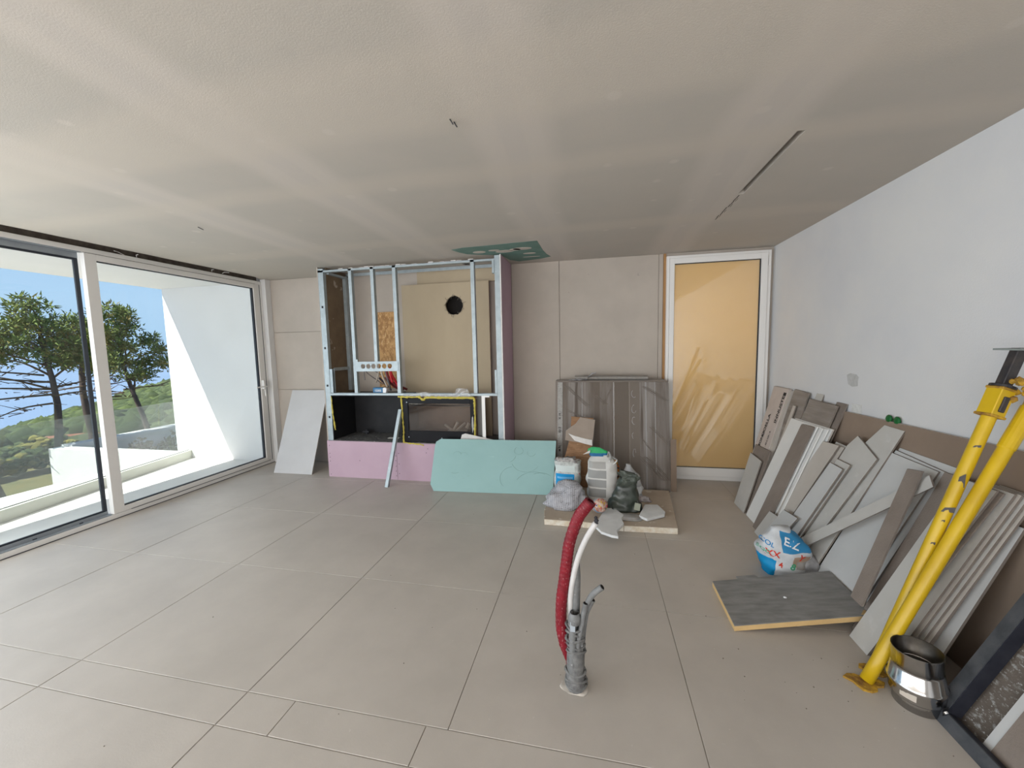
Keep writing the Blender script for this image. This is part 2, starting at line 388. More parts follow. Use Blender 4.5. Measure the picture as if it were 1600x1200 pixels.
slot = empty('slot_recess', (1.0, 2.66, H), kind='structure'); slot.name = 'trim_1'
mb = MB(); mb.box(SX0, SX1, SY0, SY1, H+.10, H+.11); mb.box(SX0-.004, SX0, SY0, SY1, H+.05, H+.11); mb.box(SX1, SX1+.004, SY0, SY1, H+.05, H+.11)
mb.box(SX0, SX1, SY0-.004, SY0, H+.05, H+.11); mb.box(SX0, SX1, SY1, SY1+.004, H+.05, H+.11)
mb.build('slot_cavity', dark_hole, slot)
mb = MB()
for k in range(9):
    y = SY1 + .02 + k*.06; x = 1.0 + random.uniform(-.006, .006)
    mb.box(x-.004, x+.001, y, y+.055, H-.0012, H+.002)
    if k % 2: mb.box(x+.012, x+.014, y, y+.06, H-.0012, H+.002)
mb.build('crack_line', dark_hole, slot)
box('roof_slab', -6.35, XR+.3, YF-.3, YB+.3, 2.75, 3.05, render_white, kind='structure').name = 'ceiling_roof'
box('balcony_ceiling', -6.36, -4.665, YF-.3, 4.95, 2.565, 2.75, render_white, kind='structure').name = 'ceiling_balcony'
mb = MB()
mb.box(-4.66, -4.635, YF, YB, 2.56, 2.75); mb.box(-4.66, -4.2, YF, YB, 2.70, 2.75)
mb.build('wall_left', concrete_raw, kind='structure')
# torn scraps at the broken edge
mb = MB()
for (y, z, l, dy) in ((3.15, 2.585, .10, .05), (3.95, 2.59, .08, .04), (4.15, 2.59, .07, -.03), (2.95, 2.575, .04, .12)):
    mb.tube([(-4.47, y, z), (-4.50-l*.3, y+dy*.5, z+.006), (-4.50-l*.6, y+dy, z-.012)], .004, 6)
mb.build('torn_plaster_scrap', board_core, ceiling)
# ceiling: bare green board patch with filler dabs
gp = [(-1.44, 3.925), (-1.30, 3.88), (-1.05, 3.87), (-.75, 3.845), (-.53, 3.835), (-.525, 4.0), (-.52, 4.22), (-.50, 4.40), (-.47, 4.52), (-.60, 4.60), (-.86, 4.66), (-.95, 4.56), (-1.0, 4.30), (-1.18, 4.23), (-1.34, 4.15), (-1.40, 4.05)]
green_bare = mat('bare_green_board', (.115, .205, .175), (.155, .25, .215), 5, .9)
patch = MB().prism([(x, y, H-.0015) for x, y in gp], (0, 0, .0015)).build('bare_green_board', green_bare, ceiling)
filler = mat('joint_filler', (.52, .465, .41), None, rough=.92)
for (x, y, a, b) in ((-.72, 4.08, .10, .05), (-.68, 4.30, .07, .03), (-1.19, 4.10, .07, .045), (-1.02, 4.07, .06, .03), (-.92, 4.14, .10, .05), (-.80, 4.10, .06, .045), (-.68, 4.46, .10, .012)):
    MB().prism([(x+a*math.cos(t*math.pi/8), y+b*math.sin(t*math.pi/8), H-.003) for t in range(16)], (0, 0, .0015)).build('filler_dab', filler, ceiling)
mb = MB()
for x, y in ((-.63, 1.756), (-.62, 1.78)): mb.tube([(x, y, H), (x+.012, y+.01, H-.02)], .003, 5)
mb.build('hanging_wire', galv_dark, ceiling)
MB().tube([(-3.13, 2.66, H), (-3.10, 2.68, H-.02)], .003, 5).build('hanging_wire', galv_dark, ceiling)

# walls
box('wall_right', XR, XR+.2, YF, YB+.2, 0, 2.76, plaster_white, kind='structure')
wb = MB(); wb.box(-4.56, .815, YB+.015, YB+.2, -.1, 2.76); wb.box(1.872, XR+.2, YB+.002, YB+.2, -.1, 2.76); wb.box(.813, 1.875, YB+.002, YB+.2, 2.562, 2.76)
wall_back = wb.build('wall_back', board_grey, kind='structure')
def panel(x0, x1, z0, z1, m=board_grey): box('plasterboard_panel', x0, x1, YB, YB+.0125, z0, z1, m, wall_back, bevel=.0015)
g = .002
for (z0, z1) in ((.012, 1.045), (1.05, 1.86), (1.866, H)): panel(-4.477, -3.30, z0, z1)
panel(-3.29, -2.10, .012, H); panel(-2.096, -1.0, .012, H)
panel(-.985, -.402, .012, H); panel(-.397, .735, .012, H); panel(.739, .785, .012, H)
box('trim_2', .787, .812, YB-.012, YB+.01, .02, H, wood_strip, kind='structure')
box('trim_3', -4.56, -4.477, 4.70, YB, 0, H, render_white, kind='structure')
mb = MB(); mb.box(.2, 2.5, 6.3, 6.4, -.1, 2.7); mb.box(.1, .2, YB+.19, 6.4, -.1, 2.8); mb.box(2.5, 2.6, YB+.1, 6.4, -.1, 2.8); mb.box(.1, 2.6, YB+.19, 6.4, 2.6, 2.8); mb.box(.1, 2.6, YB+.01, 6.4, -.2, -.0)
mb.build('wall_next_room', plaster_white, kind='structure')
# unseen near side of the room, with its own window
mb = MB(); mb.box(XL-.1, -3.95, YF-.2, YF, 0, H); mb.box(.75, XR+.2, YF-.2, YF, 0, H); mb.box(-3.95, .75, YF-.2, YF, 2.42, H)
mb.build('wall_front', plaster_white, kind='structure')
wn = empty('window_2', (-1.6, YF-.1, 0), kind='structure')
mb = MB()
for a in (-3.95, -1.64, .67): mb.box(a, a+.08, YF-.13, YF-.06, 0, 2.42)
mb.box(-3.95, .75, YF-.13, YF-.06, 0, .08); mb.box(-3.95, .75, YF-.13, YF-.06, 2.34, 2.42)
mb.build('window_frame', upvc, wn)
# paint smudge and wall plug
hx = [(3.44, 1.31), (3.40, 1.325), (3.33, 1.32), (3.305, 1.30), (3.31, 1.235), (3.37, 1.225), (3.42, 1.24)]
wr = D.objects['wall_right']
MB().prism([(XR-.0015, y, z) for y, z in hx], (.002, 0, 0)).build('grey_filler_patch', mat('grey_filler', (.42, .42, .41), (.5, .5, .49), 30, .9), wr)
MB().prism([(XR-.0015, y, z) for y, z in [(3.36, 1.10), (3.25, 1.10), (3.25, 1.03), (3.36, 1.03)]], (.002, 0, 0)).build('grey_filler_patch', mat('pale_filler', (.56, .56, .54), (.66, .66, .64), 40, .9), wr)

# ------------------------------------------------------------ window_1: long sliding window in the left wall
win = empty('window_1', (XL, 3.5, 0), kind='structure')
mb = MB()   # outer frame
mb.box(-4.64, -4.54, YF, 4.70, 0, .048); mb.box(-4.64, -4.54, YF, 4.70, 2.525, 2.568)
mb.box(-4.64, -4.54, 4.60, 4.70, .048, 2.525)
mb.build('window_frame', upvc, win, bevel=.002)
mb = MB(); mb.box(-4.548, -4.534, 2.9, 4.62, .046, .052); mb.box(-4.60, -4.536, 4.655, 4.66, .05, 2.52); mb.build('frame_seam', gasket, win)
mb = MB()   # sliding sash (right)
mb.box(-4.585, -4.532, 2.753, 2.843, .052, 2.52); mb.box(-4.585, -4.532, 4.556, 4.60, .052, 2.52)
mb.box(-4.585, -4.532, 2.843, 4.556, .052, .102); mb.box(-4.585, -4.532, 2.843, 4.556, 2.463, 2.52)
sash = mb.build('sliding_sash', upvc, win, bevel=.002)
mb = MB(); a, b_, c_, d_ = 2.843, 4.556, .102, 2.463
mb.box(-4.575, -4.545, b_-.018, b_, c_, d_); mb.box(-4.575, -4.545, a, a+.006, c_, d_); mb.box(-4.575, -4.545, a, b_, c_, c_+.009); mb.box(-4.575, -4.545, a, b_, d_-.008, d_)
mb.build('glazing_gasket', gasket, sash)
clear = glass_mat('window_glass', (.97, .985, .98), .012, 1.0)
box('glass_pane', -4.566, -4.560, a+.003, b_-.003, c_+.003, d_-.003, clear, sash)
mb = MB(); mb.box(-4.532, -4.495, 4.568, 4.590, 1.08, 1.20); mb.tube([(-4.50, 4.58, 1.115), (-4.455, 4.57, 1.115), (-4.452, 4.49, 1.115), (-4.452, 4.40, 1.113)], .008, 8); mb.tube([(-4.49, 4.578, .98), (-4.49, 4.578, 1.07)], .009, 8)
mb.build('sash_handle', upvc, sash)
# fixed leaf on the outer track (left) and bare grey tracks
mb = MB(); mb.box(-4.636, -4.588, YF, 2.74, .048, .085); mb.box(-4.63, -4.59, YF, 2.74, 2.47, 2.525); mb.box(-4.60, -4.545, YF, 2.745, .048, .056)
mb.box(-4.60, -4.545, YF, 2.745, 2.518, 2.525)
mb.build('window_track', upvc_in, win)
mb = MB(); mb.box(-4.62, -4.602, 2.715, 2.745, .085, 2.47); mb.box(-4.62, -4.602, YF, 2.72, 2.452, 2.472); mb.box(-4.62, -4.602, YF, 2.72, .083, .098)
for y in (1.9, 2.2, 2.5): mb.box(-4.546, -4.540, y, y+.025, .07, .078)
mb.build('glazing_gasket', gasket, win)
box('glass_pane', -4.614, -4.608, YF, 2.72, .09, 2.46, clear, win)
mb = MB(); mb.box(-4.60, -4.54, .60, .69, .052, 2.52); mb.box(-4.60, -4.54, -1.7, -1.61, .052, 2.52); mb.build('window_frame', upvc, win)
# dark strip added as a painted shadow line along the window foot
box('shadow_strip', XL+.0, XL+.006, YF, 4.70, .0, .006, gasket, kind='structure')

# ------------------------------------------------------------ door_1: glazed door papered in tan behind
door = empty('door_1', (1.34, YB, 0), kind='structure')
mb = MB(); X0, X1, Z1 = .815, 1.872, 2.562
mb.box(X0, X0+.028, YB-.05, YB, 0, Z1); mb.box(X1-.035, X1, YB-.05, YB, 0, Z1); mb.box(X0+.028, X1-.035, YB-.05, YB, Z1-.028, Z1); mb.box(X0+.028, X1-.035, YB-.05, YB, 0, .045)
mb.build('door_frame', upvc, door, bevel=.002)
mb = MB(); a, b_, c_, d_ = .895, 1.772, .147, 2.472
mb.box(X0+.03, a, YB-.065, YB-.012, .048, Z1-.03); mb.box(b_, X1-.037, YB-.065, YB-.012, .048, Z1-.03); mb.box(a, b_, YB-.065, YB-.012, .048, c_); mb.box(a, b_, YB-.065, YB-.012, d_, Z1-.03)
leaf = mb.build('door_leaf', upvc, door, bevel=.002)
mb = MB(); mb.box(b_-.012, b_, YB-.05, YB-.03, c_, d_); mb.box(a, b_, YB-.05, YB-.03, d_-.008, d_); mb.box(a, b_, YB-.05, YB-.03, c_, c_+.006); mb.box(a, a+.003, YB-.05, YB-.03, c_, d_)
mb.build('glazing_gasket', gasket, leaf)
box('door_hinge', X1-.03, X1-.012, YB-.062, YB-.048, 2.40, 2.50, upvc, door)
tanp = mat('tan_protective_film', (.62, .50, .31), (.57, .44, .25), 1.2, .035, spec=1.0, coat=1.0)
bb = tanp.node_tree.nodes['Principled BSDF']; bb.inputs['Coat Roughness'].default_value = .02; bb.inputs['Coat IOR'].default_value = 2.1; bb.inputs['IOR'].default_value = 1.9
nn_t = tanp.node_tree; trl = nn_t.nodes.new('ShaderNodeBsdfTranslucent'); trl.inputs[0].default_value = (.80, .64, .39, 1)
mxs = nn_t.nodes.new('ShaderNodeMixShader'); mxs.inputs[0].default_value = .42
oo = [q for q in nn_t.nodes if q.type == 'OUTPUT_MATERIAL'][0]
nn_t.links.new(bb.outputs[0], mxs.inputs[1]); nn_t.links.new(trl.outputs[0], mxs.inputs[2]); nn_t.links.new(mxs.outputs[0], oo.inputs[0])
box('glass_pane', a+.002, b_-.002, YB-.044, YB-.036, c_+.004, d_-.004, tanp, leaf, label='glass pane covered with tan film, mirroring the room')

# ------------------------------------------------------------ balcony
BW = 4.72
bal = box('balcony_floor', -6.6, -4.64, YF, BW, -.2, -.002, mat('balcony_render', (.76, .75, .72), (.72, .71, .68), 3, .9), kind='structure'); bal.name = 'floor_balcony'
box('balcony_wall', -6.32, -4.60, BW, BW+.25, -.2, 2.75, render_white, kind='structure').name = 'wall_balcony'
def cx(y): return -5.57 - (y-2.5)*.216
mb = MB(); y0, y1 = -.6, BW-.003
mb.prism([(cx(y0), y0, 0), (cx(y1), y1, 0), (cx(y1)-.10, y1, 0), (cx(y0)-.10, y0, 0)], (0, 0, .118)).build('trim_5', mat('curb_stone', (.60, .60, .54), (.56, .56, .50), 3, .8), kind='structure')
bl = empty('glass_balustrade', (cx(3)-.07, 3, .118), 'clear glass balustrade panes standing on the balcony kerb', 'balustrade')
bal_glass = glass_mat('balustrade_glass', (.84, .87, .86), .10, 1.0)
for (a, b_) in ((y0, 3.475), (3.49, y1)):
    MB().prism([(cx(a)-.065, a, .119), (cx(b_)-.065, b_, .119), (cx(b_)-.079, b_, .119), (cx(a)-.079, a, .119)], (0, 0, .775)).build('glass_pane', bal_glass, bl)
mb = MB().prism([(cx(y0)-.045, y0, .118), (cx(y1)-.045, y1, .118), (cx(y1)-.052, y1, .118), (cx(y0)-.052, y0, .118)], (0, 0, .006)).build('base_gasket', gasket, bl)

# ------------------------------------------------------------ outdoors
grass_m = mat('dry_grass', (.13, .105, .035), (.07, .075, .022), 1.6, .95, bump=.4, bscale=20)
veg = mat('pine_green', (.075, .115, .022), (.135, .165, .032), 1.4, .9, contrast=(.4, .6))
veg2 = mat('forest_green', (.020, .034, .010), (.046, .064, .020), .6, .95, contrast=(.4, .6))
veg3 = mat('shrub_green', (.056, .078, .018), (.025, .042, .010), 2.0, .9)
veg_y = mat('pine_yellow', (.20, .16, .03), (.12, .12, .025), 2.0, .9)
bark = mat('pine_bark', (.085, .062, .05), (.035, .027, .024), 6, .95, bump=.5, stretch=(1, 1, .3))
twig = mat('brown_twig', (.085, .055, .028), None, rough=.9)
white_wall = mat('garden_wall_white', (.62, .61, .58), (.58, .57, .545), 2, .9)
weed_m = mat('dry_weed', (.26, .20, .09), (.13, .12, .05), 3, .95)
road_m = mat('grey_path', (.16, .15, .13), (.12, .11, .10), 3, .9)
red_m = mat('red_court', (.24, .085, .05), (.20, .075, .045), 1, .9)
sea_m = mat('sea', (.115, .165, .235), (.105, .155, .225), .002, .5, spec=.2)

def hill(az, r):   # azimuth (deg, clockwise from +y, negative = left), distance -> ground height
    t = min(max((az + 67)/15.0, -1.2), 1.4)
    ridge_el = -.125 + .085*t
    zr = 1.565 + ridge_el*150 - 2.5
    if r < 24: return -3.2
    k = (r-24)/126
    if k <= 1: return -3.2 + (zr+3.2)*(k**1.2) - 4.2*math.sin(math.pi*min(k, 1))*(.5-.25*t) * .6
    return zr - (k-1)*70
V = []; Fc = []
azs = [-100 + i*2.2 for i in range(38)]; rs = [3, 10, 18, 24, 30, 38, 48, 60, 75, 92, 110, 130, 150, 170, 210, 260]
for a in azs:
    for r in rs:
        th = math.radians(a); V.append((r*math.sin(th), r*math.cos(th), hill(a, r)))
for i in range(len(azs)-1):
    for j in range(len(rs)-1):
        k = i*len(rs)+j; Fc.append((k, k+len(rs), k+len(rs)+1, k+1))
ground = obj('ground', V, Fc, grass_m, kind='structure')
R_ = 9000
obj('sea', [(-R_, -R_, -62), (R_*.2, -R_, -62), (R_*.2, R_, -62), (-R_, R_, -62), (-R_, -R_, -63), (R_*.2, -R_, -63), (R_*.2, R_, -63), (-R_, R_, -63)],
    [(0, 1, 2, 3), (4, 7, 6, 5), (0, 4, 5, 1), (1, 5, 6, 2), (2, 6, 7, 3), (3, 7, 4, 0)], sea_m, kind='structure')

ICO = None
def ico(sub=1):
    bm = bmesh.new(); bmesh.ops.create_icosphere(bm, subdivisions=sub, radius=1)
    v = [q.co.copy() for q in bm.verts]; f = [tuple(x.index for x in q.verts) for q in bm.faces]; bm.free(); return v, f
I1, I2 = ico(1), ico(2)
def clump(mb, c, r, sq=.75, src=I1, i=0, rough=.45):
    c = Vector(c); o = Vector((random.random()*50, 0, 0))
    v = []
    for q in src[0]:
        k = 1 + rough*noise.noise(q*2.1+o) + random.uniform(-.14, .14)
        v.append(c + Vector((q.x*r*k, q.y*r*k, q.z*r*k*sq)))
    mb.add(v, src[1], i)
# forest canopy on the slope beyond the garden: nobody could count it
mb = MB(); rnd = random.Random(3)
for k in range(13000):
    r = 27 + 140*rnd.random()**1.25; a = -74 + 30*rnd.random(); th = math.radians(a)
    if r < 34 and a < -61: continue
    qx_, qy_ = r*math.sin(th), r*math.cos(th)
    if -31 < qx_ < -23.5 and 8.5 < qy_ < 17.0: continue
    rad = (.28 + rnd.random()*.45)*(.75 + r/75)
    clump(mb, (r*math.sin(th), r*math.cos(th), hill(a, r)+rad*.3+rnd.random()*1.1), rad, .9, I1, i=rnd.choice((0, 0, 1, 2)), rough=1.0)
mb.build('forest_canopy', veg2, smooth=True, mats=[veg2, veg3, mat('deep_green', (.014, .026, .008), (.035, .052, .016), .8, .95)], label='dense green pine wood covering the slope down to the sea', cat='forest', kind='stuff')
# path and red court
MB().prism([(-27.5, 9.5, -3.17), (-26.0, 15.6, -3.17), (-27.6, 16.5, -3.17), (-31.5, 10.5, -3.17)], (0, 0, .05)).build('path', road_m, label='pale grey path crossing behind the hedge outside', cat='path', kind='structure')
MB().prism([(-25.8, 13.8, -3.1), (-24.6, 15.4, -3.1), (-27.6, 17.6, -3.1), (-30.0, 15.4, -3.1)], (0, 0, .35)).build('paved_terrace', red_m, label='low flat reddish terrace beyond the white garden wall', cat='terrace')
# garden walls (L shaped enclosure)
gw = empty('garden_wall', (-12, 7.9, -3.2), 'low white rendered garden wall seen through the balustrade', 'wall')
box('wall_segment', -14.65, -7.4, 7.62, 7.92, -3.2, -.9, white_wall, gw)
gw2 = mat('weathered_render', (.52, .50, .46), (.66, .64, .60), 1.6, .95, spots=[((.5, .48, .45), 2, .6, .1)])
box('wall_segment', -14.65, -14.36, 7.92, 14.5, -3.2, -.96, gw2, gw, label='weathered grey inner face of the wall')
box('wall_coping', -14.72, -14.30, 7.92, 14.5, -.96, -.86, white_wall, gw)
# weeds in front of the weathered wall
def shrub(name, c, w_, h_, n, m, label, cat, r=.10, group=None, mats=None):
    o = empty(name, (c[0], c[1], c[2]), label, cat, group); mb = MB(); tb = MB()
    for k in range(n):
        a = random.uniform(0, 2*math.pi); q = random.random()**.5*w_; z = c[2] + random.random()**.8*h_*(1-.4*q/w_)
        clump(mb, (c[0]+q*math.cos(a), c[1]+q*math.sin(a), z+r*.3), r*random.uniform(.6, 1.4), .8, I1, i=random.choice((0, 0, 1)))
    for k in range(6):
        a = random.uniform(0, 6.28); tb.tube([(c[0], c[1], c[2]-.02), (c[0]+w_*.6*math.cos(a), c[1]+w_*.6*math.sin(a), c[2]+h_*.8)], .018, 5)
    mb.build('foliage', m, o, mats=mats or [m, veg_y], smooth=False); tb.build('stem', twig, o); return o
for k, (y, h_, lb) in enumerate(((9.3, .5, 'dry brown weed by the grey wall, nearest the window mullion'), (10.3, .45, 'low dry weed at the foot of the grey garden wall, middle one'), (11.4, .85, 'tall dry weed at the right end of the grey garden wall'))):
    shrub('weed_bush', (-13.9, y, -2.25), .42, h_+.95, 260, weed_m, lb, 'weed', .05)
MB().box(-14.3, -9, 7.95, 14.5, -3.2, -2.25).build('planting_bed', mat('dry_soil', (.16, .13, .09), (.10, .08, .05), 4, .95), label='raised bed of dry soil inside the garden wall', cat='soil', kind='structure')
# hedge bushes in front of the path
for k, (x, y, h_, lb) in enumerate(((-24.5, 12.6, 1.3, 'green hedge bush next to the white garden wall corner'), (-24.2, 11.0, 1.15, 'green hedge bush at the left edge of the window view'), (-23.9, 9.4, 1.2, 'green hedge bush just outside the left of the frame'))):
    shrub('hedge_bush', (x, y, -3.2), 1.15, h_, 240, veg3, lb, 'bush', .17)

# umbrella pines
def needles(mb, c, r, n, i=0, rnd=random):
    c = Vector(c)
    for k in range(n):
        d = Vector((rnd.gauss(0, 1), rnd.gauss(0, 1), rnd.gauss(.25, .8))).normalized(); p = c + d*r*rnd.uniform(.1, .65)
        L = r*rnd.uniform(.35, .6); s = d.orthogonal().normalized()*r*.10
        e_ = p + (d+Vector((0, 0, .25))).normalized()*L
        q = d.cross(s).normalized()*r*.08
        mb.add([p-s, p+s, p+q, e_], [(0, 1, 3), (1, 2, 3), (2, 0, 3)], i)
def pine(base, top, lobes, label, trunk_r, seed, bare=None, lean=(0, 0)):
    rnd = random.Random(seed); o = empty('pine_tree', base, label, 'tree'); b = Vector(base); t = Vector(top)
    pts = [b.lerp(t, k/8) + Vector((math.sin(k*1.1+seed)*.06, math.cos(k*.9+seed)*.06, 0)) for k in range(9)]
    MB().tube(pts, [trunk_r*.62*(1-.085*k) for k in range(9)], 10).build('trunk', bark, o, smooth=True)
    br = MB(); fo = MB()
    side = Vector((b.y, -b.x, 0)).normalized(); dep = Vector((b.x, b.y, 0)).normalized()
    for (u, z, r) in lobes:
        c = Vector((t.x, t.y, 0)) + side*u; c.z = z
        s0 = b.lerp(t, min(max((z-.5-b.z)/(t.z-b.z), .2), 1)) 
        br.tube(spline([s0, (s0+c)/2+Vector((0, 0, .12)), c], 4), [.035, .031, .028, .024, .021, .018, .015, .012, .009], 5)
        n = int(34*(r/.5)**1.5)
        for k in range(n):
            d = Vector((rnd.gauss(0, 1), rnd.gauss(0, 1), rnd.gauss(0, 1))).normalized()*rnd.random()**.45
            p = c + side*(d.x*r) + dep*(d.y*r*1.1) + Vector((0, 0, d.z*r*.62))
            needles(fo, p, .25, 15, 1 if (rnd.random() < .10 or (d.z < -.3 and rnd.random() < .45)) else 0, rnd)
    for (u0, z0, u1, z1) in (bare or []):
        p0 = Vector((t.x, t.y, 0))+side*u0; p0.z = z0; p1 = Vector((t.x, t.y, 0))+side*u1 + dep*rnd.uniform(-.8, .8); p1.z = z1
        mid = (p0+p1)/2 + Vector((0, 0, rnd.uniform(-.1, .2)))
        br.tube(spline([p0, mid, p1], 4), [.030, .027, .024, .021, .018, .015, .012, .010, .008], 5)
        for k in range(16):
            q = p0.lerp(p1, rnd.random()); d = Vector((rnd.uniform(-1, 1), rnd.uniform(-1, 1), rnd.uniform(-.1, .6)))*rnd.uniform(.2, .5)
            br.tube([q, q+d*.5, q+d], [.014, .01, .006], 4)
    fo.build('foliage', veg, o, mats=[veg, veg_y]); br.build('branch', twig, o)
    return o
# lobes: (sideways metres, height, radius)
pine((-14.98, 8.02, -3.2), (-15.0, 8.02, 2.35), [(-.2, 3.0, .42), (-.35, 2.55, .55), (.15, 2.45, .55), (-.9, 2.15, .6), (-.3, 2.05, .6), (.45, 1.95, .6), (-1.5, 1.85, .55), (-.9, 1.6, .5), (.1, 1.55, .55), (.75, 1.45, .55), (-1.6, 1.2, .4)],
     'tall pine with bare lower branches, leftmost full tree in the window', .21, 2,
     [(0, .7, -2.4, .6), (0, .55, -2.6, .25), (0, .9, -2.3, .95), (-.1, 1.1, -2.0, 1.2), (0, .5, 1.2, .55), (.1, .75, 1.0, .9), (0, .3, -1.2, -.1)])
pine((-17.3, 10.1, -3.2), (-17.25, 10.12, 2.5), [(-.1, 2.75, .5), (.25, 2.4, .55), (-.3, 2.2, .6), (.35, 1.85, .65), (-.2, 1.6, .55), (.5, 1.3, .5)],
     'pine standing directly left of the window mullion, behind the leftmost one', .25, 5, [(0, .9, 1.1, .7), (0, .6, -1.3, .4), (0, .2, 1.2, .1)])
pine((-16.9, 10.35, -3.2), (-16.95, 10.4, 1.9), [(0, 1.9, .45), (.2, 1.4, .45)], 'thin pine trunk crowded against the mullion, right of its neighbour', .16, 9, [(0, .6, .8, .8)])
pine((-14.55, 10.25, -3.2), (-15.1, 9.8, 2.5), [(-.1, 2.95, .5), (.25, 2.9, .38), (.1, 2.45, .5), (-.2, 2.2, .55), (.15, 1.85, .55), (.75, 2.05, .36), (1.0, 1.75, .32), (-.1, 1.35, .5), (.6, 1.3, .45), (1.15, 1.30, .36), (.35, .95, .45)],
     'pine to the right of the window mullion, tips against the sky', .17, 4, [(0, .5, 1.0, .6), (0, .4, -.7, .5)])
pine((-19.2, 8.7, -3.2), (-16.6, 7.05, 2.2), [(-.6, 3.0, .55), (-.9, 2.3, .7), (-1.0, 1.6, .6)], 'pine mostly outside the frame, trunk at the far left edge', .26, 8)
# ------------------------------------------------------------ fireplace wall box
fp = empty('fireplace_unit', (-2.14, 4.5, 0), 'unfinished fireplace wall of galvanised studs over pink boards', 'fireplace')
FY = 4.24
def channel(x0, x1, z0, z1, y0=FY, dp=.048, web='x0', t=.0022, par=fp, name='stud', m=galv):
    mb = MB(); mb.box(x0, x1, y0, y0+t, z0, z1)
    if web == 'x0': mb.box(x0, x0+t, y0+t, y0+dp, z0, z1)
    else: mb.box(x1-t, x1, y0+t, y0+dp, z0, z1)
    mb.box(x0, x1, y0+dp, y0+dp+t, z0, z1)
    return mb.build(name, m, par)
def rail(x0, x1, z0, z1, y0=FY, dp=.05, t=.0022, name='rail', par=fp):
    mb = MB(); mb.box(x0, x1, y0, y0+t, z0, z1); mb.box(x0, x1, y0+t, y0+dp, z0, z0+t); mb.box(x0, x1, y0+dp, y0+dp+t, z0, z1)
    mb.box(x0, x1, y0-.0, y0+.002, z1-.002, z1); return mb.build(name, galv, par)
ls = channel(-3.275, -3.205, .465, 2.578, web='x1')
for z in (2.12, 1.62, 1.155, .76): MB().tube([(-3.24, FY-.0012, z-.012), (-3.24, FY-.0012, z+.012)], .010, 10).build('punched_hole', galv_dark, ls)
channel(-2.866, -2.825, 1.065, 2.556, web='x1'); channel(-2.575, -2.535, 1.446, 2.556, web='x1')
s4 = channel(-2.292, -2.25, 1.065, 2.556, web='x1'); channel(-1.34, -1.298, 1.065, 2.56, web='x1')
channel(-1.062, -1.004, .465, 2.59, web='x0')
channel(-3.205, -3.165, 1.065, 1.36, web='x0', y0=FY+.004); channel(-1.09, -1.066, 1.065, 1.33, web='x0', y0=FY+.004); channel(-1.09, -1.066, 2.40, 2.55, web='x0', y0=FY-.002)
rail(-3.275, -1.06, 2.535, 2.558); rail(-3.205, -1.06, 1.035, 1.062)
mb = MB()   # ragged jointing above the top track
for k in range(26):
    x = -3.0 + k*.068; mb.box(x, x+.06, FY+.012, FY+.03, 2.558, 2.560+random.random()*.014)
mb.build('torn_board_edge', board_core, fp)
# left side panel, back stud, cross rail
box('side_panel', -3.222, -3.21, FY+.06, YB-.002, .47, 2.60, chip_brown, fp, label='brown chipboard side panel with plaster splashes')
box('outer_side_panel', -3.29, -3.278, FY, YB-.002, .0, 2.6, board_grey, fp)
mb = MB(); mb.box(-3.21, -3.165, 4.62, 4.623, 1.06, 2.55); mb.box(-3.167, -3.164, 4.623, 4.67, 1.06, 2.55); mb.build('stud', galv, fp)
mb = MB(); mb.box(-3.21, -3.18, FY+.06, 4.66, 1.335, 1.338); mb.box(-3.182, -3.18, FY+.06, 4.66, 1.338, 1.375); mb.build('rail', galv, fp)
mb = MB(); mb.box(-3.21, -3.17, FY+.06, 4.70, 2.52, 2.545); mb.box(-3.21, -1.02, 4.70, 4.702, 2.56, 2.598); mb.build('rail', galv, fp)
# pink boards
MB().prism([(-3.285, 4.222, .0), (-2.337, 4.222, 0), (-2.337, 4.222, .462), (-3.285, 4.222, .462)], (0, .0125, 0)).build('base_board', pink, fp)
MB().prism([(-2.333, 4.222, .0), (-1.0, 4.222, 0), (-1.0, 4.222, .455), (-2.333, 4.222, .462)], (0, .0125, 0)).build('base_board', pink, fp)
mb = MB()
for (x, z) in [(-3.255, z) for z in (.30, .25, .20, .03, .40)] + [(-2.35+random.uniform(-.006, .006), z) for z in (.05, .11, .17, .24, .30, .37, .42)] + [(-2.31, z) for z in (.08, .2, .33)] + [(-1.93, .4), (-1.95, .35), (-2.84, .22)]:
    mb.box(x-.004, x+.004, 4.2212, 4.224, z-.004, z+.004)
mb.build('screw_heads', black_steel, fp, kind='stuff')
mb = MB(); mb.box(-1.002, -.9895, FY, YB-.001, 0, 2.598); sp_ = mb.build('side_board', pink, fp, label='pink plasterboard on the right flank')
MB().prism([(-1.0035, FY-.0005, 0), (-.988, FY-.0005, 0), (-.990, FY-.0005, 2.6), (-1.0025, FY-.0005, 2.6)], (0, .0012, 0)).build('raw_edge', board_core, fp)
# ledge
box('ledge', -3.21, -1.01, FY-.005, YB-.01, .456, .468, ash, fp)
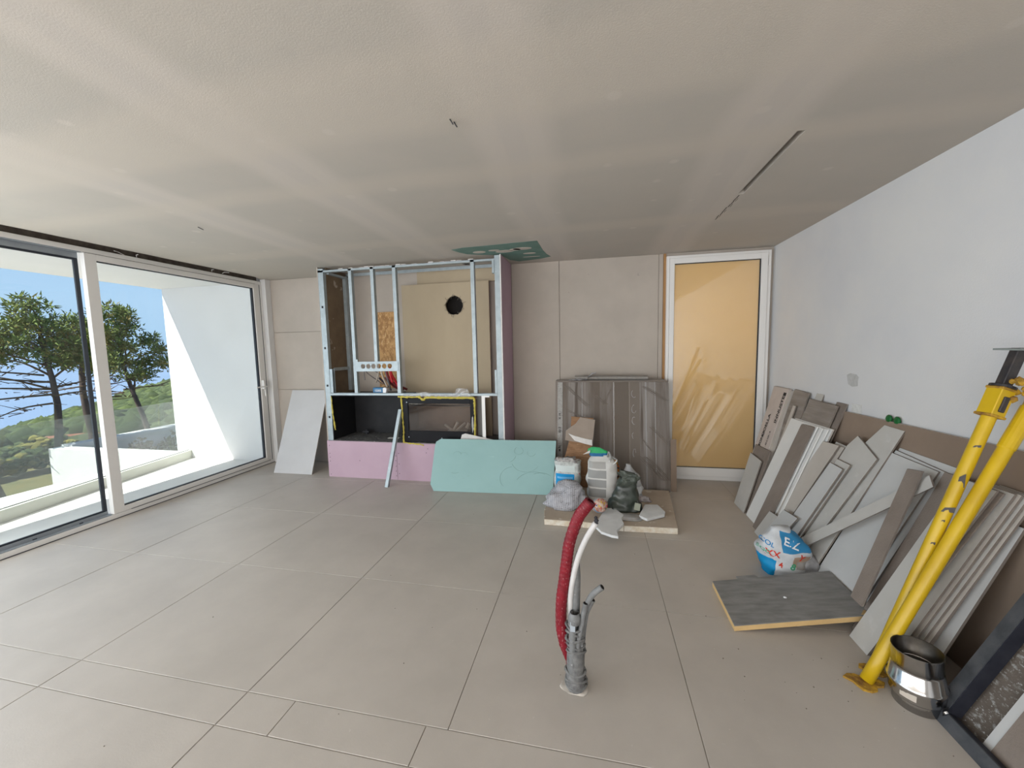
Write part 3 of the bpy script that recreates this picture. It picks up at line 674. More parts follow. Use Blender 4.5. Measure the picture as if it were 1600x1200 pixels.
# beige insulation boards at the back
bx0, bz0 = -2.405, 1.0
plate_with_holes('insulation_board', 1.155, 1.40, [(.705, 1.118, .118, 26, .07)], .03, lambda u, v, t: (bx0+u, 4.685+t, bz0+v), beige_board, fp)
box('insulation_board', -2.215, -1.01, 4.735, 4.765, 2.405, 2.596, beige_board, fp)
box('insulation_board', -1.40, -1.255, 4.68, 4.71, .47, .995, beige_board, fp)
MB().lathe([(.116, 0), (.112, .10), (.10, .105), (.02, .106)], (0, 0, 0), 24).build  # (profile below is placed)
Rm = Matrix.Rotation(-math.pi/2, 3, 'X')
MB().lathe([(.121, 0), (.118, .045), (.108, .062), (.05, .066), (.001, .067)], (-1.70, 4.70, 2.118), 26, axis=Rm).build('flue_opening', dark_hole, fp, smooth=True)
mb = MB(); rnd = random.Random(11)
for k in range(46):
    a = rnd.uniform(0, 6.28); r = .118; p = Vector((-1.70+r*math.cos(a), 4.667, 2.118+r*math.sin(a)))
    q = p + Vector((math.cos(a)*rnd.uniform(-.03, .025)+rnd.uniform(-.02, .02), -.006, math.sin(a)*rnd.uniform(-.03, .025)+rnd.uniform(-.02, .02)))
    mb.tube([p, q], .0022, 4)
mb.build('frayed_fibre', mat('grey_fibre', (.16, .145, .125), None, rough=.95), fp, kind='stuff')
mb = MB()   # dark holes broken into the ceiling of the box
MB().prism([(x, y, 2.5985) for x, y in ((-1.93, 4.42), (-1.85, 4.44), (-1.79, 4.41), (-1.80, 4.47), (-1.88, 4.50), (-1.92, 4.47))], (0, 0, -.0015)).build('broken_opening', dark_hole, fp)
mb = MB()
mb.prism([(x, y, 2.5985) for x, y in ((-1.62, 4.38), (-1.55, 4.40), (-1.53, 4.50), (-1.44, 4.62), (-1.52, 4.64), (-1.56, 4.55), (-1.60, 4.46))], (0, 0, -.0015))
mb.build('broken_opening', dark_hole, fp)
box('osb_piece', -2.835, -2.568, 4.765, 4.785, 1.07, 2.085, osb, fp)
# socket plate with six cut holes
hs = [(-2.731, .0), (-2.66, 0), (-2.592, 0), (-2.52, .0), (-2.449, 0), (-2.378, 0)]
mb_ = plate_with_holes('socket_plate', .565, .118, [(x+2.832, .062, .0295, 22, .05) for x, _ in hs], .003, lambda u, v, t: (-2.832+u, FY-.004+t, 1.328+v), galv, fp)
box('rail', -2.84, -2.262, FY-.004, FY+.04, 1.440, 1.446, galv, fp)
box('rail', -2.845, -2.80, FY-.006, FY+.0, 1.446, 1.475, galv, fp)
dk = mat('dark_conduit', (.045, .03, .045), None, rough=.5); mr_ = mat('maroon_conduit', (.17, .02, .022), (.13, .015, .018), 40, .5); rd = mat('red_conduit', (.42, .012, .02), None, rough=.5)
cw = mat('pale_conduit', (.45, .38, .31), None, rough=.6); gc = mat('grey_cable', (.16, .15, .15), None, rough=.6)
def cable(pts, r, m, lb=None): MB().tube(spline(pts, 5), r, 8).build('conduit', m, fp, smooth=True, label=lb)
cable([(-2.735, 4.26, 1.38), (-2.715, 4.30, 1.30), (-2.64, 4.42, 1.19), (-2.60, 4.45, 1.15)], .006, gc)
cable([(-2.735, 4.26, 1.37), (-2.742, 4.27, 1.28), (-2.745, 4.28, 1.22)], .006, gc)
cable([(-2.645, 4.44, 1.235), (-2.60, 4.47, 1.17), (-2.56, 4.5, 1.11)], .013, dk, 'dark purple conduit')
cable([(-2.53, 4.26, 1.37), (-2.60, 4.34, 1.27), (-2.68, 4.42, 1.18)], .009, cw, 'pale conduit')
cable([(-2.60, 4.27, 1.33), (-2.54, 4.38, 1.24), (-2.50, 4.45, 1.10)], .005, gc)
cable([(-2.515, 4.26, 1.36), (-2.51, 4.30, 1.25), (-2.49, 4.36, 1.12)], .012, cw, 'pale conduit')
cable([(-2.46, 4.26, 1.36), (-2.46, 4.32, 1.22), (-2.47, 4.4, 1.08)], .012, gc)
cable([(-2.51, 4.36, 1.25), (-2.42, 4.42, 1.16), (-2.30, 4.50, 1.08)], .014, mr_, 'maroon conduit')
cable([(-2.51, 4.36, 1.24), (-2.44, 4.42, 1.13), (-2.36, 4.48, 1.07)], .014, mr_, 'maroon conduit')
cable([(-2.44, 4.26, 1.36), (-2.44, 4.30, 1.26), (-2.40, 4.36, 1.17), (-2.31, 4.42, 1.08)], .014, mr_, 'maroon conduit')
cable([(-2.385, 4.25, 1.37), (-2.375, 4.27, 1.28), (-2.345, 4.32, 1.18), (-2.31, 4.36, 1.08)], .015, rd, 'bright red conduit')
cable([(-2.385, 4.25, 1.37), (-2.385, 4.26, 1.27), (-2.37, 4.27, 1.19)], .014, rd, 'bright red conduit')
pk = empty('screw_packet', (-2.56, 4.30, 1.063), 'small blue and white packet on the metal ledge below the sockets', 'packet')
packet_m = mat('packet_blue', (.03, .13, .28), (.05, .18, .34), 20, .5)
MB().box(-2.635, -2.50, 4.262, 4.33, 1.064, 1.128).build('packet_box', packet_m, pk, bevel=.006)
text('packet_print', '12305', .035, (-2.565, 4.2605, 1.09), (1, 0, 0), (0, 0, 1), ink_white, pk)
MB().prism([(-2.50, 4.262, 1.064), (-2.462, 4.262, 1.064), (-2.45, 4.262, 1.115), (-2.48, 4.262, 1.13), (-2.50, 4.262, 1.12)], (0, .05, 0)).build('packet_flap', ink_white, pk)
# niche (left)
mb = MB(); x0, x1, z0, z1, yb = -3.205, -2.262, .468, 1.028, 4.72
mb.box(x0, x1, yb, yb+.01, z0, z1); mb.box(x0, x0+.004, FY+.01, yb, z0, z1); mb.box(x1-.004, x1, FY+.01, yb, z0, z1); mb.box(x0, x1, FY+.01, yb, z1-.006, z1)
mb.build('niche_lining', black_steel, fp)
mb = MB(); mb.tube([(-2.98, 4.62, .468), (-2.98, 4.62, .53)], .02, 8); mb.tube([(-3.02, 4.60, .50), (-2.93, 4.60, .50)], .014, 8); mb.build('gas_valve', galv_dark, fp)
box('paper_scrap', -2.55, -2.40, 4.40, 4.46, .468, .472, board_core, fp)
# insert (right)
x0, x1, z0, z1 = -2.232, -1.345, .478, 1.0
gx0, gx1, gz0, gz1 = -2.168, -1.392, .612, .942
mb = MB(); y = FY-.006
mb.box(x0, gx0, y, y+.03, z0, z1); mb.box(gx1, x1, y, y+.03, z0, z1); mb.box(gx0, gx1, y, y+.03, z0, gz0); mb.box(gx0, gx1, y, y+.03, gz1, z1)
ins = mb.build('insert_frame', black_front, fp, bevel=.002)
mb = MB(); mb.box(gx0-.04, gx1+.04, 4.60, 4.61, .5, .98); mb.box(gx0-.05, gx0-.04, y+.03, 4.61, .5, .98); mb.box(gx1+.04, gx1+.05, y+.03, 4.61, .5, .98); mb.box(gx0-.04, gx1+.04, y+.03, 4.61, .97, .98); mb.box(gx0-.04, gx1+.04, y+.03, 4.61, .50, .56)
mb.box(gx0-.04, gx1+.04, 4.45, 4.60, .86, .875)
mb.build('firebox_lining', firebrick, fp)
box('insert_glass', gx0, gx1, y+.012, y+.016, gz0, gz1, stove_glass, ins)
for (x, z) in ((-2.18, .955), (-2.17, .535), (-1.75, .53)): MB().tube([(x, y-.001, z), (x, y+.002, z)], .007, 8).build('frame_screw', galv, ins)
mb = MB()
for (a, b_, r) in (((-1.77, 4.40, .66), (-1.66, 4.36, .60), .016), ((-1.66, 4.40, .60), (-1.60, 4.38, .70), .018), ((-1.62, 4.33, .59), (-1.52, 4.42, .68), .016), ((-1.74, 4.42, .57), (-1.50, 4.44, .58), .022), ((-1.50, 4.40, .62), (-1.47, 4.42, .68), .022)): mb.tube([a, b_], r, 6)
mb.build('crumpled_paper', board_core, fp)
MB().prism([(-1.368, y-.004, .60), (-1.352, y-.006, .66), (-1.357, y-.005, .80), (-1.372, y-.004, .78), (-1.378, y-.004, .70)], (0, .002, 0)).build('film_scrap', film, fp)
def bead(pts, r, m=foam_yellow, name='foam_bead'):
    P = spline(pts, 9); P = [p + Vector((random.uniform(-.003, .003), 0, random.uniform(-.003, .003))) for p in P]
    MB().tube(P, [r*random.uniform(.55, 1.4) for _ in P], 7).build(name, m, fp, smooth=True)
bead([(-3.196, 4.236, 1.02), (-3.19, 4.236, .85), (-3.175, 4.236, .70), (-3.165, 4.236, .60)], .008)
bead([(-2.27, 4.234, 1.02), (-2.245, 4.232, 1.0), (-2.24, 4.232, .80), (-2.235, 4.232, .60), (-2.24, 4.232, .47)], .010)
bead([(-2.29, 4.232, 1.022), (-2.15, 4.232, 1.018), (-2.02, 4.232, 1.018), (-1.96, 4.228, .985), (-1.92, 4.232, 1.012), (-1.7, 4.232, 1.012), (-1.5, 4.232, 1.012), (-1.34, 4.232, 1.01)], .013)
bead([(-1.335, 4.232, 1.01), (-1.333, 4.232, .85), (-1.337, 4.232, .65), (-1.343, 4.232, .48)], .012)
bead([(-2.25, 4.232, .468), (-2.12, 4.225, .455), (-2.03, 4.222, .452), (-1.98, 4.222, .44)], .009)
box('foam_packing', -1.95, -1.36, 4.236, 4.26, 1.0, 1.03, mat('cream_foam', (.55, .47, .28), (.48, .4, .22), 30, .9, bump=.3), fp)
box('liner_panel', -1.325, -1.27, 4.30, 4.32, .468, 1.03, galv_dark if False else mat('grey_side_panel', (.17, .165, .155), None, rough=.7), fp)
mb = MB(); mb.box(-1.25, -1.213, FY+.002, FY+.006, .468, 1.035); mb.box(-1.253, -1.249, FY+.002, FY+.05, .468, 1.035); mb.box(-1.25, -1.16, FY, FY+.004, 1.018, 1.035)
mb.build('angle_bracket', upvc, fp)
# crumpled clear film along the ledge
mb = MB(); P = []
nx, nz_ = 60, 5
for i in range(nx+1):
    for j in range(nz_+1):
        x = -2.22 + .84*i/nx; hgt = .028 + .05*max(0, noise.noise(Vector((x*6, 1.3, 0)))) + (.05 if -1.55 < x < -1.40 else 0)
        z = 1.025 + hgt*j/nz_; yy = FY - .012 + .03*noise.noise(Vector((x*22, j*.9, 2)))
        P.append((x, yy, z))
Fq = [(i*(nz_+1)+j, (i+1)*(nz_+1)+j, (i+1)*(nz_+1)+j+1, i*(nz_+1)+j+1) for i in range(nx) for j in range(nz_)]
obj('clear_film', P, Fq, film, fp, smooth=True)

# loose stud leaning on the insert
a = Vector((-2.345, 3.972, .0)); b_ = Vector((-2.262, 4.225, .872)); d = (b_-a); s = Vector((.020, 0, 0)); nrm = Vector((0, -1, .29)).normalized()
mb = MB()
mb.prism([a-s, a+s, b_+s, b_-s], -nrm*.0022); mb.prism([a-s, b_-s, b_-s-nrm*.04, a-s-nrm*.04], (.0022, 0, 0)); mb.prism([a+s, b_+s, b_+s-nrm*.04, a+s-nrm*.04], (-.0022, 0, 0))
for v in range(len(mb.v)):
    x, y, z = mb.v[v]; mb.v[v] = (x, y-.012, max(z, .001))
mb.build('loose_metal_stud', galv, label='loose galvanised stud leaning against the fireplace opening', cat='metal stud')

# mint plasterboard
mp = [(-1.79, 3.945, .075), (-1.745, 3.925, .004), (-.425, 4.0, .004), (-.400, 4.19, .548), (-1.72, 4.175, .530), (-1.772, 4.165, .498), (-1.782, 4.15, .45)]
# flatten onto its leaning plane
p0 = Vector((-1.745, 3.925, .004)); ux = (Vector((-.425, 4.0, .004))-p0).normalized(); uz = Vector((-.05, .185, .53)); uz = (uz - ux*uz.dot(ux)).normalized(); nn = ux.cross(uz)
fl_ = [Vector(p) - nn*((Vector(p)-p0).dot(nn)) for p in mp]
MB().prism(fl_, -nn*.0125, i=0, side=1).build('mint_plasterboard', mint, mats=[mint, board_core], label='mint green plasterboard offcut leaning against the pink fireplace base', cat='plasterboard')
def on_mint(x, z): 
    q = p0 + ux*(x+1.745) + uz*z; return q + nn*.0008
marks = MB()
for (cx0, cz0, r_, a0, a1) in ((-.72, .36, .16, 200, 330), (-.80, .46, .05, 120, 420), (-.66, .44, .045, 150, 350), (-.62, .06, .22, 60, 150), (-.55, .10, .16, 50, 120), (-.84, .16, .16, 100, 220), (-1.50, .40, .05, 20, 160), (-1.42, .40, .04, 10, 170), (-1.52, .28, .10, 250, 300), (-.95, .42, .12, 300, 350)):
    P_ = [on_mint(cx0 + r_*math.cos(math.radians(a0+(a1-a0)*t/12)), max(.02, cz0 + r_*.8*math.sin(math.radians(a0+(a1-a0)*t/12)))) for t in range(13)]
    marks.tube(P_, .0022, 4)
marks.build('dirt_mark', mat('mint_scuff', (.22, .345, .32), (.27, .42, .40), 30, .9), D.objects['mint_plasterboard'], kind='stuff')
MB().prism([(-1.51, 4.205, .525), (-1.30, 4.205, .53), (-1.12, 4.205, .535), (-1.45, 4.205, .60), (-1.49, 4.205, .585)], (0, .012, 0)).build('plaster_offcut', board_core, label='white plasterboard shard peeking above the mint board', cat='plasterboard')

# white board leaning on the back wall by the window
pl = [(-4.125, 4.236, .003), (-3.555, 4.238, .003), (-3.655, 4.775, 1.04), (-4.225, 4.775, 1.04)]
p0 = Vector(pl[0]); ux = (Vector(pl[1])-p0).normalized(); uz = (Vector(pl[3])-p0); nn = ux.cross(uz).normalized()
white_board = mat('white_board', (.58, .575, .575), (.55, .545, .545), 4, .85)
MB().prism(pl, -nn*.0125, i=0, side=1).build('leaning_board', white_board, mats=[white_board, mat('brownish_core', (.42, .34, .29), (.55, .5, .46), 20, .9)], label='pale plasterboard sheet leaning on the wall beside the window', cat='plasterboard')

# ------------------------------------------------------------ stone slab stack on the back wall
st = empty('slab_stack', (.2, 4.45, 0), 'tall stack of grey mortar-streaked slabs leaning on the back wall', 'slab stack')
def lean_slab(x0, x1, h, yb, lean, th, m, par, name='slab', edge_m=None, **kw):
    return MB().prism([(x0, yb, 0), (x1, yb, 0), (x1, yb+lean*h, h), (x0, yb+lean*h, h)], (0, th, 0), i=0, side=1).build(name, m, par, mats=[m, edge_m or slab_edge], **kw)
layer_rects(slab_brown, [('X', -.22, -.16, 'Z', -1, 2, (.15, .122, .10)), ('X', .0, .16, 'Z', -1, 2, (.155, .128, .105)), ('X', .16, .27, 'Z', -1, 2, (.19, .16, .135)),
                         ('X', -.012, .0, 'Z', -1, 2, (.38, .36, .34)), ('X', .158, .166, 'Z', -1, 2, (.27, .235, .20)), ('X', .33, .345, 'Z', -1, 2, (.33, .32, .31)), ('X', .43, .438, 'Z', .2, 2, (.36, .35, .34)),
                         ('X', -.36, -.352, 'Z', .3, 2, (.34, .33, .32))], warp=.004, warp_scale=22)
front_slab = lean_slab(-.345, .805, 1.165, 4.275, .19, .02, slab_brown, st)
mb = MB(); rnd = random.Random(21)
def ridges(x0, z0, x1, z1, n, gap_, r=.0035, cx0=1, cz0=0):
    for k in range(n):
        o = k*gap_; pts = []
        for q in range(7):
            t = q/6; x = x0+(x1-x0)*t + o*cx0 + rnd.uniform(-.004, .004); z = z0+(z1-z0)*t + o*cz0 + rnd.uniform(-.004, .004)
            pts.append((min(max(x, -.34), .80), 4.275+.19*z-.0005, z))
        mb.tube(pts, r*rnd.uniform(.6, 1.2), 4)
ridges(-.33, 1.13, -.08, .90, 3, .018); ridges(-.33, .86, -.02, .72, 2, .016, cz0=.8, cx0=0); ridges(.10, .92, .20, 1.10, 2, .012); ridges(.0, 1.02, .12, .92, 4, .014)
ridges(.52, 1.12, .76, .96, 4, .018); ridges(.60, .68, .78, .50, 3, .016); ridges(.52, .55, .62, .42, 2, .014); ridges(.48, .36, .72, .12, 7, .018)
mb.build('mortar_ridges', mat('mortar_ridge', (.20, .17, .145), (.15, .125, .105), 20, .95), st, kind='stuff')
mb = MB()
for k in range(5):
    z = 1.05 - k*.16 + rnd.uniform(-.02, .02); a0 = rnd.uniform(0, 2); n_ = rnd.randint(5, 8); qx = rnd.uniform(.014, .026); qz = rnd.uniform(.03, .05)
    pts = [(.44 + qx*math.cos(a0+a*.6) + rnd.uniform(-.004, .004), 4.2745+.19*(z+qz*math.sin(a0+a*.6)), z+qz*math.sin(a0+a*.6)) for a in range(n_)]; mb.tube(pts, [rnd.uniform(.002, .006) for _ in pts], 4)
mb.build('mortar_loops', mat('pale_mortar', (.36, .345, .33), None, rough=.95), st, kind='stuff')
lean_slab(.78, .812, 1.15, 4.30, .19, .012, slab_edge, st, name='edge_strip')
for k in range(7): lean_slab(-.43-.004*(k % 2), .80-.01*(k % 3), 1.178+.002*(k % 3), 4.299+k*.029, .19, .026, slab_edge if k % 2 else tile_brown, st)
mb = MB()  # packaging edge on the left side with print
cartn = mat('faded_carton', (.40, .385, .36), (.33, .315, .295), 25, .9, spots=[((.24, .23, .215), 90, .58, .05)])
lean_slab(-.405, -.347, 1.165, 4.278, .19, .018, cartn, st, name='carton_edge', label='faded printed carton edge')
up = Vector((0, .19, 1)).normalized()
for t_, z in (('X 19', .78), ('83 Z', .63), ('M N', .42)):
    text('carton_print', t_, .035, (-.376, 4.2772+.19*z, z), up, (-1, 0, 0), ink, st)
lean_slab(.812, .872, .555, 4.30, .12, .01, mdf, None, name='hardboard_offcut', edge_m=mdf, label='narrow brown hardboard strip at the right end of the slab stack', cat='board')
# things lying on top of the stack
mb = MB(); mb.tube([(-.21, 4.60, 1.235), (.60, 4.61, 1.225)], .042, 10)
for i in range(len(mb.v)): x, y, z = mb.v[i]; mb.v[i] = (x, 4.60+(y-4.60)*1.6, 1.21+(z-1.235)*.62)
mb.build('rolled_mat', mat('grey_felt', (.34, .32, .295), (.27, .25, .23), 14, .95), label='flattened grey roll lying on top of the slab stack', cat='roll')
def crumple(name, pts, c, m, parent=None, th=.002, **kw):
    return obj(name, pts, c, m, parent, **kw)
nx, ny = 14, 6; P = []
for i in range(nx+1):
    for j in range(ny+1):
        u = i/nx; v = j/ny; x = -.27 + .30*u; y = 4.50 + .08*v
        z = 1.19 + .012*abs(noise.noise(Vector((u*5, v*4, 2)))) + max(0, u-.62)*.30*(1 if u < .9 else .75) + .01*noise.noise(Vector((u*9, v*7, 6)))
        P.append((x, y, z))
Fq = [(i*(ny+1)+j, (i+1)*(ny+1)+j, (i+1)*(ny+1)+j+1, i*(ny+1)+j+1) for i in range(nx) for j in range(ny)]
obj('crumpled_paper', P, Fq, mat('white_paper', (.55, .54, .56), (.45, .44, .46), 14, .9), label='crumpled white paper on top of the slab stack', cat='paper')

# boards leaning before the slabs
def flat_piece(name, pts_xz, yb, lean, th, m, side=None, **kw):
    pts = [(x, yb+lean*z, z) for x, z in pts_xz]
    return MB().prism(pts, (0, th, 0), i=0, side=1).build(name, m, mats=[m, side or m], **kw)
flat_piece('flake_board', [(-.38, .062), (-.06, .062), (-.012, .50), (.0, .80), (-.235, .815), (-.245, .60), (-.30, .40)], 4.12, .12, .012, osb_fine, label='brown flake board offcut leaning on the slab stack', cat='board')
flat_piece('broken_board', [(-.300, .565), (-.01, .520), (.017, .785), (-.138, .812), (-.19, .74), (-.245, .700), (-.292, .665)], 4.098, .12, .012, mat('taupe_paper_face', (.34, .28, .23), (.30, .245, .2), 5, .9), board_core, label='broken taupe plasterboard piece resting on the flake board', cat='plasterboard')
flat_piece('torn_white_edge', [(-.265, .640), (-.20, .615), (-.08, .585), (-.015, .575), (-.012, .515), (-.10, .535), (-.20, .565)], 4.088, .12, .010, board_core, label='white torn gypsum crescent across the broken taupe board', cat='plasterboard')

# ------------------------------------------------------------ foam slab and what stands on it
FZ = .058
fs = [(-.43, 3.30), (-.10, 3.295), (.25, 3.28), (.685, 3.30), (.72, 3.65), (.77, 4.18), (-.30, 4.17), (-.42, 3.85), (-.455, 3.5)]
MB().prism([(x, y, 0) for x, y in fs], (0, 0, FZ-.003), i=0, side=1).build('foam_slab', foam_beige, mats=[foam_beige, foam_side], bevel=.004, label='dirty beige foam slab flat on the floor beneath the sacks', cat='foam slab')

def sack(name, c, w_, d_, h_, prof, seed, m, parent=None, crumple_=.02, freq=5, seg=36, rings=26, power=3.0, skew=(0, 0), rot=0, **kw):
    """closed bag: prof(t)->(width scale, depth scale)"""
    V = []; Fc = []; o = Vector((seed*7.3, seed*1.7, 0)); cr_, sr = math.cos(rot), math.sin(rot)
    for i in range(rings+1):
        t = i/rings; sw, sd_ = prof(t)
        for j in range(seg):
            a = 2*math.pi*j/seg; ca, sa = math.cos(a), math.sin(a)
            x = (abs(ca)**(2/power))*math.copysign(1, ca); y = (abs(sa)**(2/power))*math.copysign(1, sa)
            x *= w_/2*sw; y *= d_/2*sd_
            nn_ = noise.noise(Vector((x*freq, y*freq, t*h_*freq))+o) + .5*noise.noise(Vector((x*freq*2.7, y*freq*2.7, t*h_*freq*2.7))+o)
            rg = abs(noise.noise(Vector((x*freq*1.7+3, y*freq*1.7, t*h_*freq*1.3))+o))
            k = 1 + (nn_*crumple_ - rg*crumple_*1.3)/max(.05, min(w_, d_)/2)
            x *= k; y *= k; z = t*h_ + (0 if i == 0 else crumple_*.7*nn_*min(1, t*4))
            xx = x*cr_ - y*sr + skew[0]*t*t; yy = x*sr + y*cr_ + skew[1]*t*t
            V.append((c[0]+xx, c[1]+yy, c[2]+max(z, 0)))
    for i in range(rings):
        for j in range(seg):
            j2 = (j+1) % seg; Fc.append((i*seg+j, i*seg+j2, (i+1)*seg+j2, (i+1)*seg+j))
    Fc.append(tuple(range(seg))[::-1]); Fc.append(tuple(rings*seg+j for j in range(seg)))
    return obj(name, V, Fc, m, parent, smooth=True, **kw)
def lerp_prof(keys):
    def f(t):
        for (a, wa, da), (b, wb, db) in zip(keys, keys[1:]):
            if t <= b:
                k = (t-a)/(b-a); k = k*k*(3-2*k); return wa+(wb-wa)*k, da+(db-da)*k
        return keys[-1][1], keys[-1][2]
    return f
# white woven sack with printed text panels
ws = empty('white_sack', (.07, 3.85, FZ), 'tall white woven sack with printed text panels, green and blue top', 'sack')
wm = mat('white_woven', (.66, .65, .62), (.60, .59, .56), 8, .8, bump=.15, bscale=200)
body = sack('sack_body', (.08, 3.86, FZ), .31, .22, .45, lerp_prof([(0, .80, .8), (.12, .95, 1), (.5, 1.0, 1), (.8, .88, .85), (1, .55, .3)]), 3, wm, ws, .012, 6)
layer_rects(wm, [('X', -.125, .042, 'Z', .045, .13, (.30, .30, .29)), ('X', -.13, .045, 'Z', .145, .22, (.32, .32, .31)), ('X', -.13, .045, 'Z', .235, .31, (.32, .32, .31)), ('X', -.12, .04, 'Z', .325, .39, (.40, .39, .37))], warp=.002)
tops = mat('sack_top_print', (.02, .33, .12), (.05, .45, .16), 10, .6); layer_rects(tops, [('X', -1, 1, 'Z', -.1, .03, (.02, .14, .32))], warp=.004)
sack('sack_top', (.045, 3.85, FZ+.435), .19, .07, .085, lerp_prof([(0, .95, .9), (.5, 1.0, .6), (.8, .85, .4), (1, .55, .15)]), 8, tops, ws, .012, 9, skew=(-.03, 0), label='green and blue crumpled sack top')
MB().prism([(-.10, 3.83, .505), (-.035, 3.82, .525), (-.03, 3.82, .555)], (0, .01, 0)).build('sack_flap', wm, ws)
bead_pts = [(.135, 3.83, .49), (.145, 3.80, .545), (.165, 3.79, .50), (.155, 3.80, .45), (.19, 3.80, .43), (.22, 3.80, .47), (.17, 3.81, .50)]
MB().tube(spline(bead_pts, 6), .008, 7).build('drawstring', wm, ws, smooth=True)
for k, (z, n_) in enumerate(((.36, 4), (.27, 5), (.18, 5), (.085, 5))):
    for r in range(n_): text('sack_print', 'lorem ipsum'[0:0] or ['iii inni niin inii', 'nnii iin ini nnin', 'inni ii niiin iin'][(r+k) % 3], .012, (.035, 3.6, FZ+z+.028-r*.014), (1, 0, 0), (0, 0, 1), ink, ws, target=body) if False else None
# blue and white bag behind
bb_ = empty('blue_white_bag', (-.26, 4.0, FZ), 'open white bag with a bright blue printed panel, at the left on the foam slab', 'bag')
bm_ = mat('bag_white', (.62, .64, .62), (.40, .42, .40), 40, .7, spots=[((.45, .05, .08), 16, .68, .03), ((.05, .3, .22), 24, .67, .03)])
bo = sack('bag_body', (-.265, 3.98, FZ), .27, .17, .335, lerp_prof([(0, .9, 1), (.4, 1, 1), (.85, 1.0, .9), (1, .98, .75)]), 12, bm_, bb_, .012, 7, power=4)
layer_rects(bm_, [('X', -.115, .075, 'Z', .02, .215, (.005, .28, .62)), ('X', -.10, .06, 'Z', .165, .185, (.16, .46, .78)), ('X', -.125, .08, 'Z', .235, .30, (.62, .68, .66))], warp=.003)
sack('bag_rim', (-.265, 3.98, FZ+.325), .26, .14, .045, lerp_prof([(0, 1, 1), (.5, .98, .8), (1, .8, .5)]), 15, mat('crumpled_print', (.55, .54, .52), (.18, .16, .15), 30, .7, spots=[((.35, .10, .05), 18, .6, .05), ((.05, .16, .28), 22, .62, .04)]), bb_, .03, 16)
# checked crumpled bag
chk = mat('checked_plastic', (.52, .525, .56), (.40, .405, .44), 30, .75, bump=.3, bscale=120, spots=[((.24, .235, .25), 55, .60, .04)])
n = chk.node_tree; wv = n.nodes.new('ShaderNodeTexWave'); wv.inputs['Scale'].default_value = 7; wv.inputs['Distortion'].default_value = 3; wv.inputs['Detail Scale'].default_value = .6
wv2 = n.nodes.new('ShaderNodeTexWave'); wv2.inputs['Scale'].default_value = 7; wv2.inputs['Distortion'].default_value = 3; wv2.bands_direction = 'Z'; wv2.inputs['Detail Scale'].default_value = .6
mn = n.nodes.new('ShaderNodeMath'); mn.operation = 'MINIMUM'; n.links.new(wv.outputs['Fac'], mn.inputs[0]); n.links.new(wv2.outputs['Fac'], mn.inputs[1])
mrn = n.nodes.new('ShaderNodeMapRange'); mrn.inputs['From Min'].default_value = .10; mrn.inputs['From Max'].default_value = .0; n.links.new(mn.outputs[0], mrn.inputs['Value'])
mx = n.nodes.new('ShaderNodeMix'); mx.data_type = 'RGBA'; mx.inputs['B'].default_value = (.20, .185, .185, 1); bs = n.nodes['Principled BSDF'].inputs['Base Color']
n.links.new(bs.links[0].from_socket, mx.inputs['A']); n.links.new(mrn.outputs[0], mx.inputs['Factor']); n.links.new(mx.outputs['Result'], bs)
sack('checked_bag', (-.27, 3.62, FZ), .40, .30, .225, lerp_prof([(0, .85, .9), (.15, 1, 1), (.5, .95, .95), (.8, .7, .7), (1, .3, .3)]), 21, chk, None, .035, 8, power=2.3, skew=(.07, .06), label='crumpled grey checked bag at the front left of the foam slab', cat='bag')
# dark green bin bag
gm = mat('dark_green_plastic', (.055, .068, .054), (.026, .034, .028), 9, .32, bump=.35, bscale=22, spec=.6, spots=[((.10, .115, .095), 12, .66, .05)])
gb = empty('green_bag', (.30, 3.60, FZ), 'dark green translucent plastic bag standing right of the white sack', 'bag')
gbo = sack('bag_body', (.285, 3.64, FZ), .31, .22, .28, lerp_prof([(0, 1.0, 1), (.12, 1, 1), (.4, .84, .8), (.7, .60, .55), (1, .50, .34)]), 31, gm, gb, .020, 9, skew=(.03, .02))
rim_m = mat('pale_green_fold', (.12, .135, .11), (.04, .05, .04), 16, .45, spots=[((.32, .34, .28), 14, .64, .04)])
sack('bag_rim', (.31, 3.66, FZ+.25), .19, .10, .10, lerp_prof([(0, .8, .8), (.35, .85, .7), (.7, 1.0, .6), (1, .75, .25)]), 33, rim_m, gb, .035, 14)
MB().prism([(.355, 3.52, .10), (.405, 3.53, .085), (.415, 3.53, .15), (.365, 3.52, .165)], (0, .006, 0)).build('bag_sticker', mat('pale_sticker', (.36, .38, .30), None, rough=.6), gb)
# white clear bag behind it
cb_ = mat('cloudy_plastic', (.48, .485, .49), (.36, .365, .37), 14, .4, bump=.25, bscale=20)
layer_rects(cb_, [('X', -.05, .10, 'Z', .06, .13, (.62, .63, .63))], warp=.006)
sack('cloudy_bag', (.37, 3.93, FZ), .24, .16, .34, lerp_prof([(0, .95, 1), (.3, 1, 1), (.6, .72, .8), (1, .22, .4)]), 41, cb_, None, .018, 8, skew=(-.03, 0), label='cloudy white plastic bag behind the dark green one', cat='bag')
flt = mat('orange_red_print', (.48, .10, .02), (.55, .30, .03), 26, .7, contrast=(.45, .55), spots=[((.03, .03, .03), 18, .58, .03)])
sack('patterned_packet', (.20, 3.98, FZ), .13, .09, .36, lerp_prof([(0, 1, 1), (.8, .9, .8), (1, .6, .3)]), 44, flt, None, .012, 9, label='orange and black printed packet between the white and green bags', cat='packet')
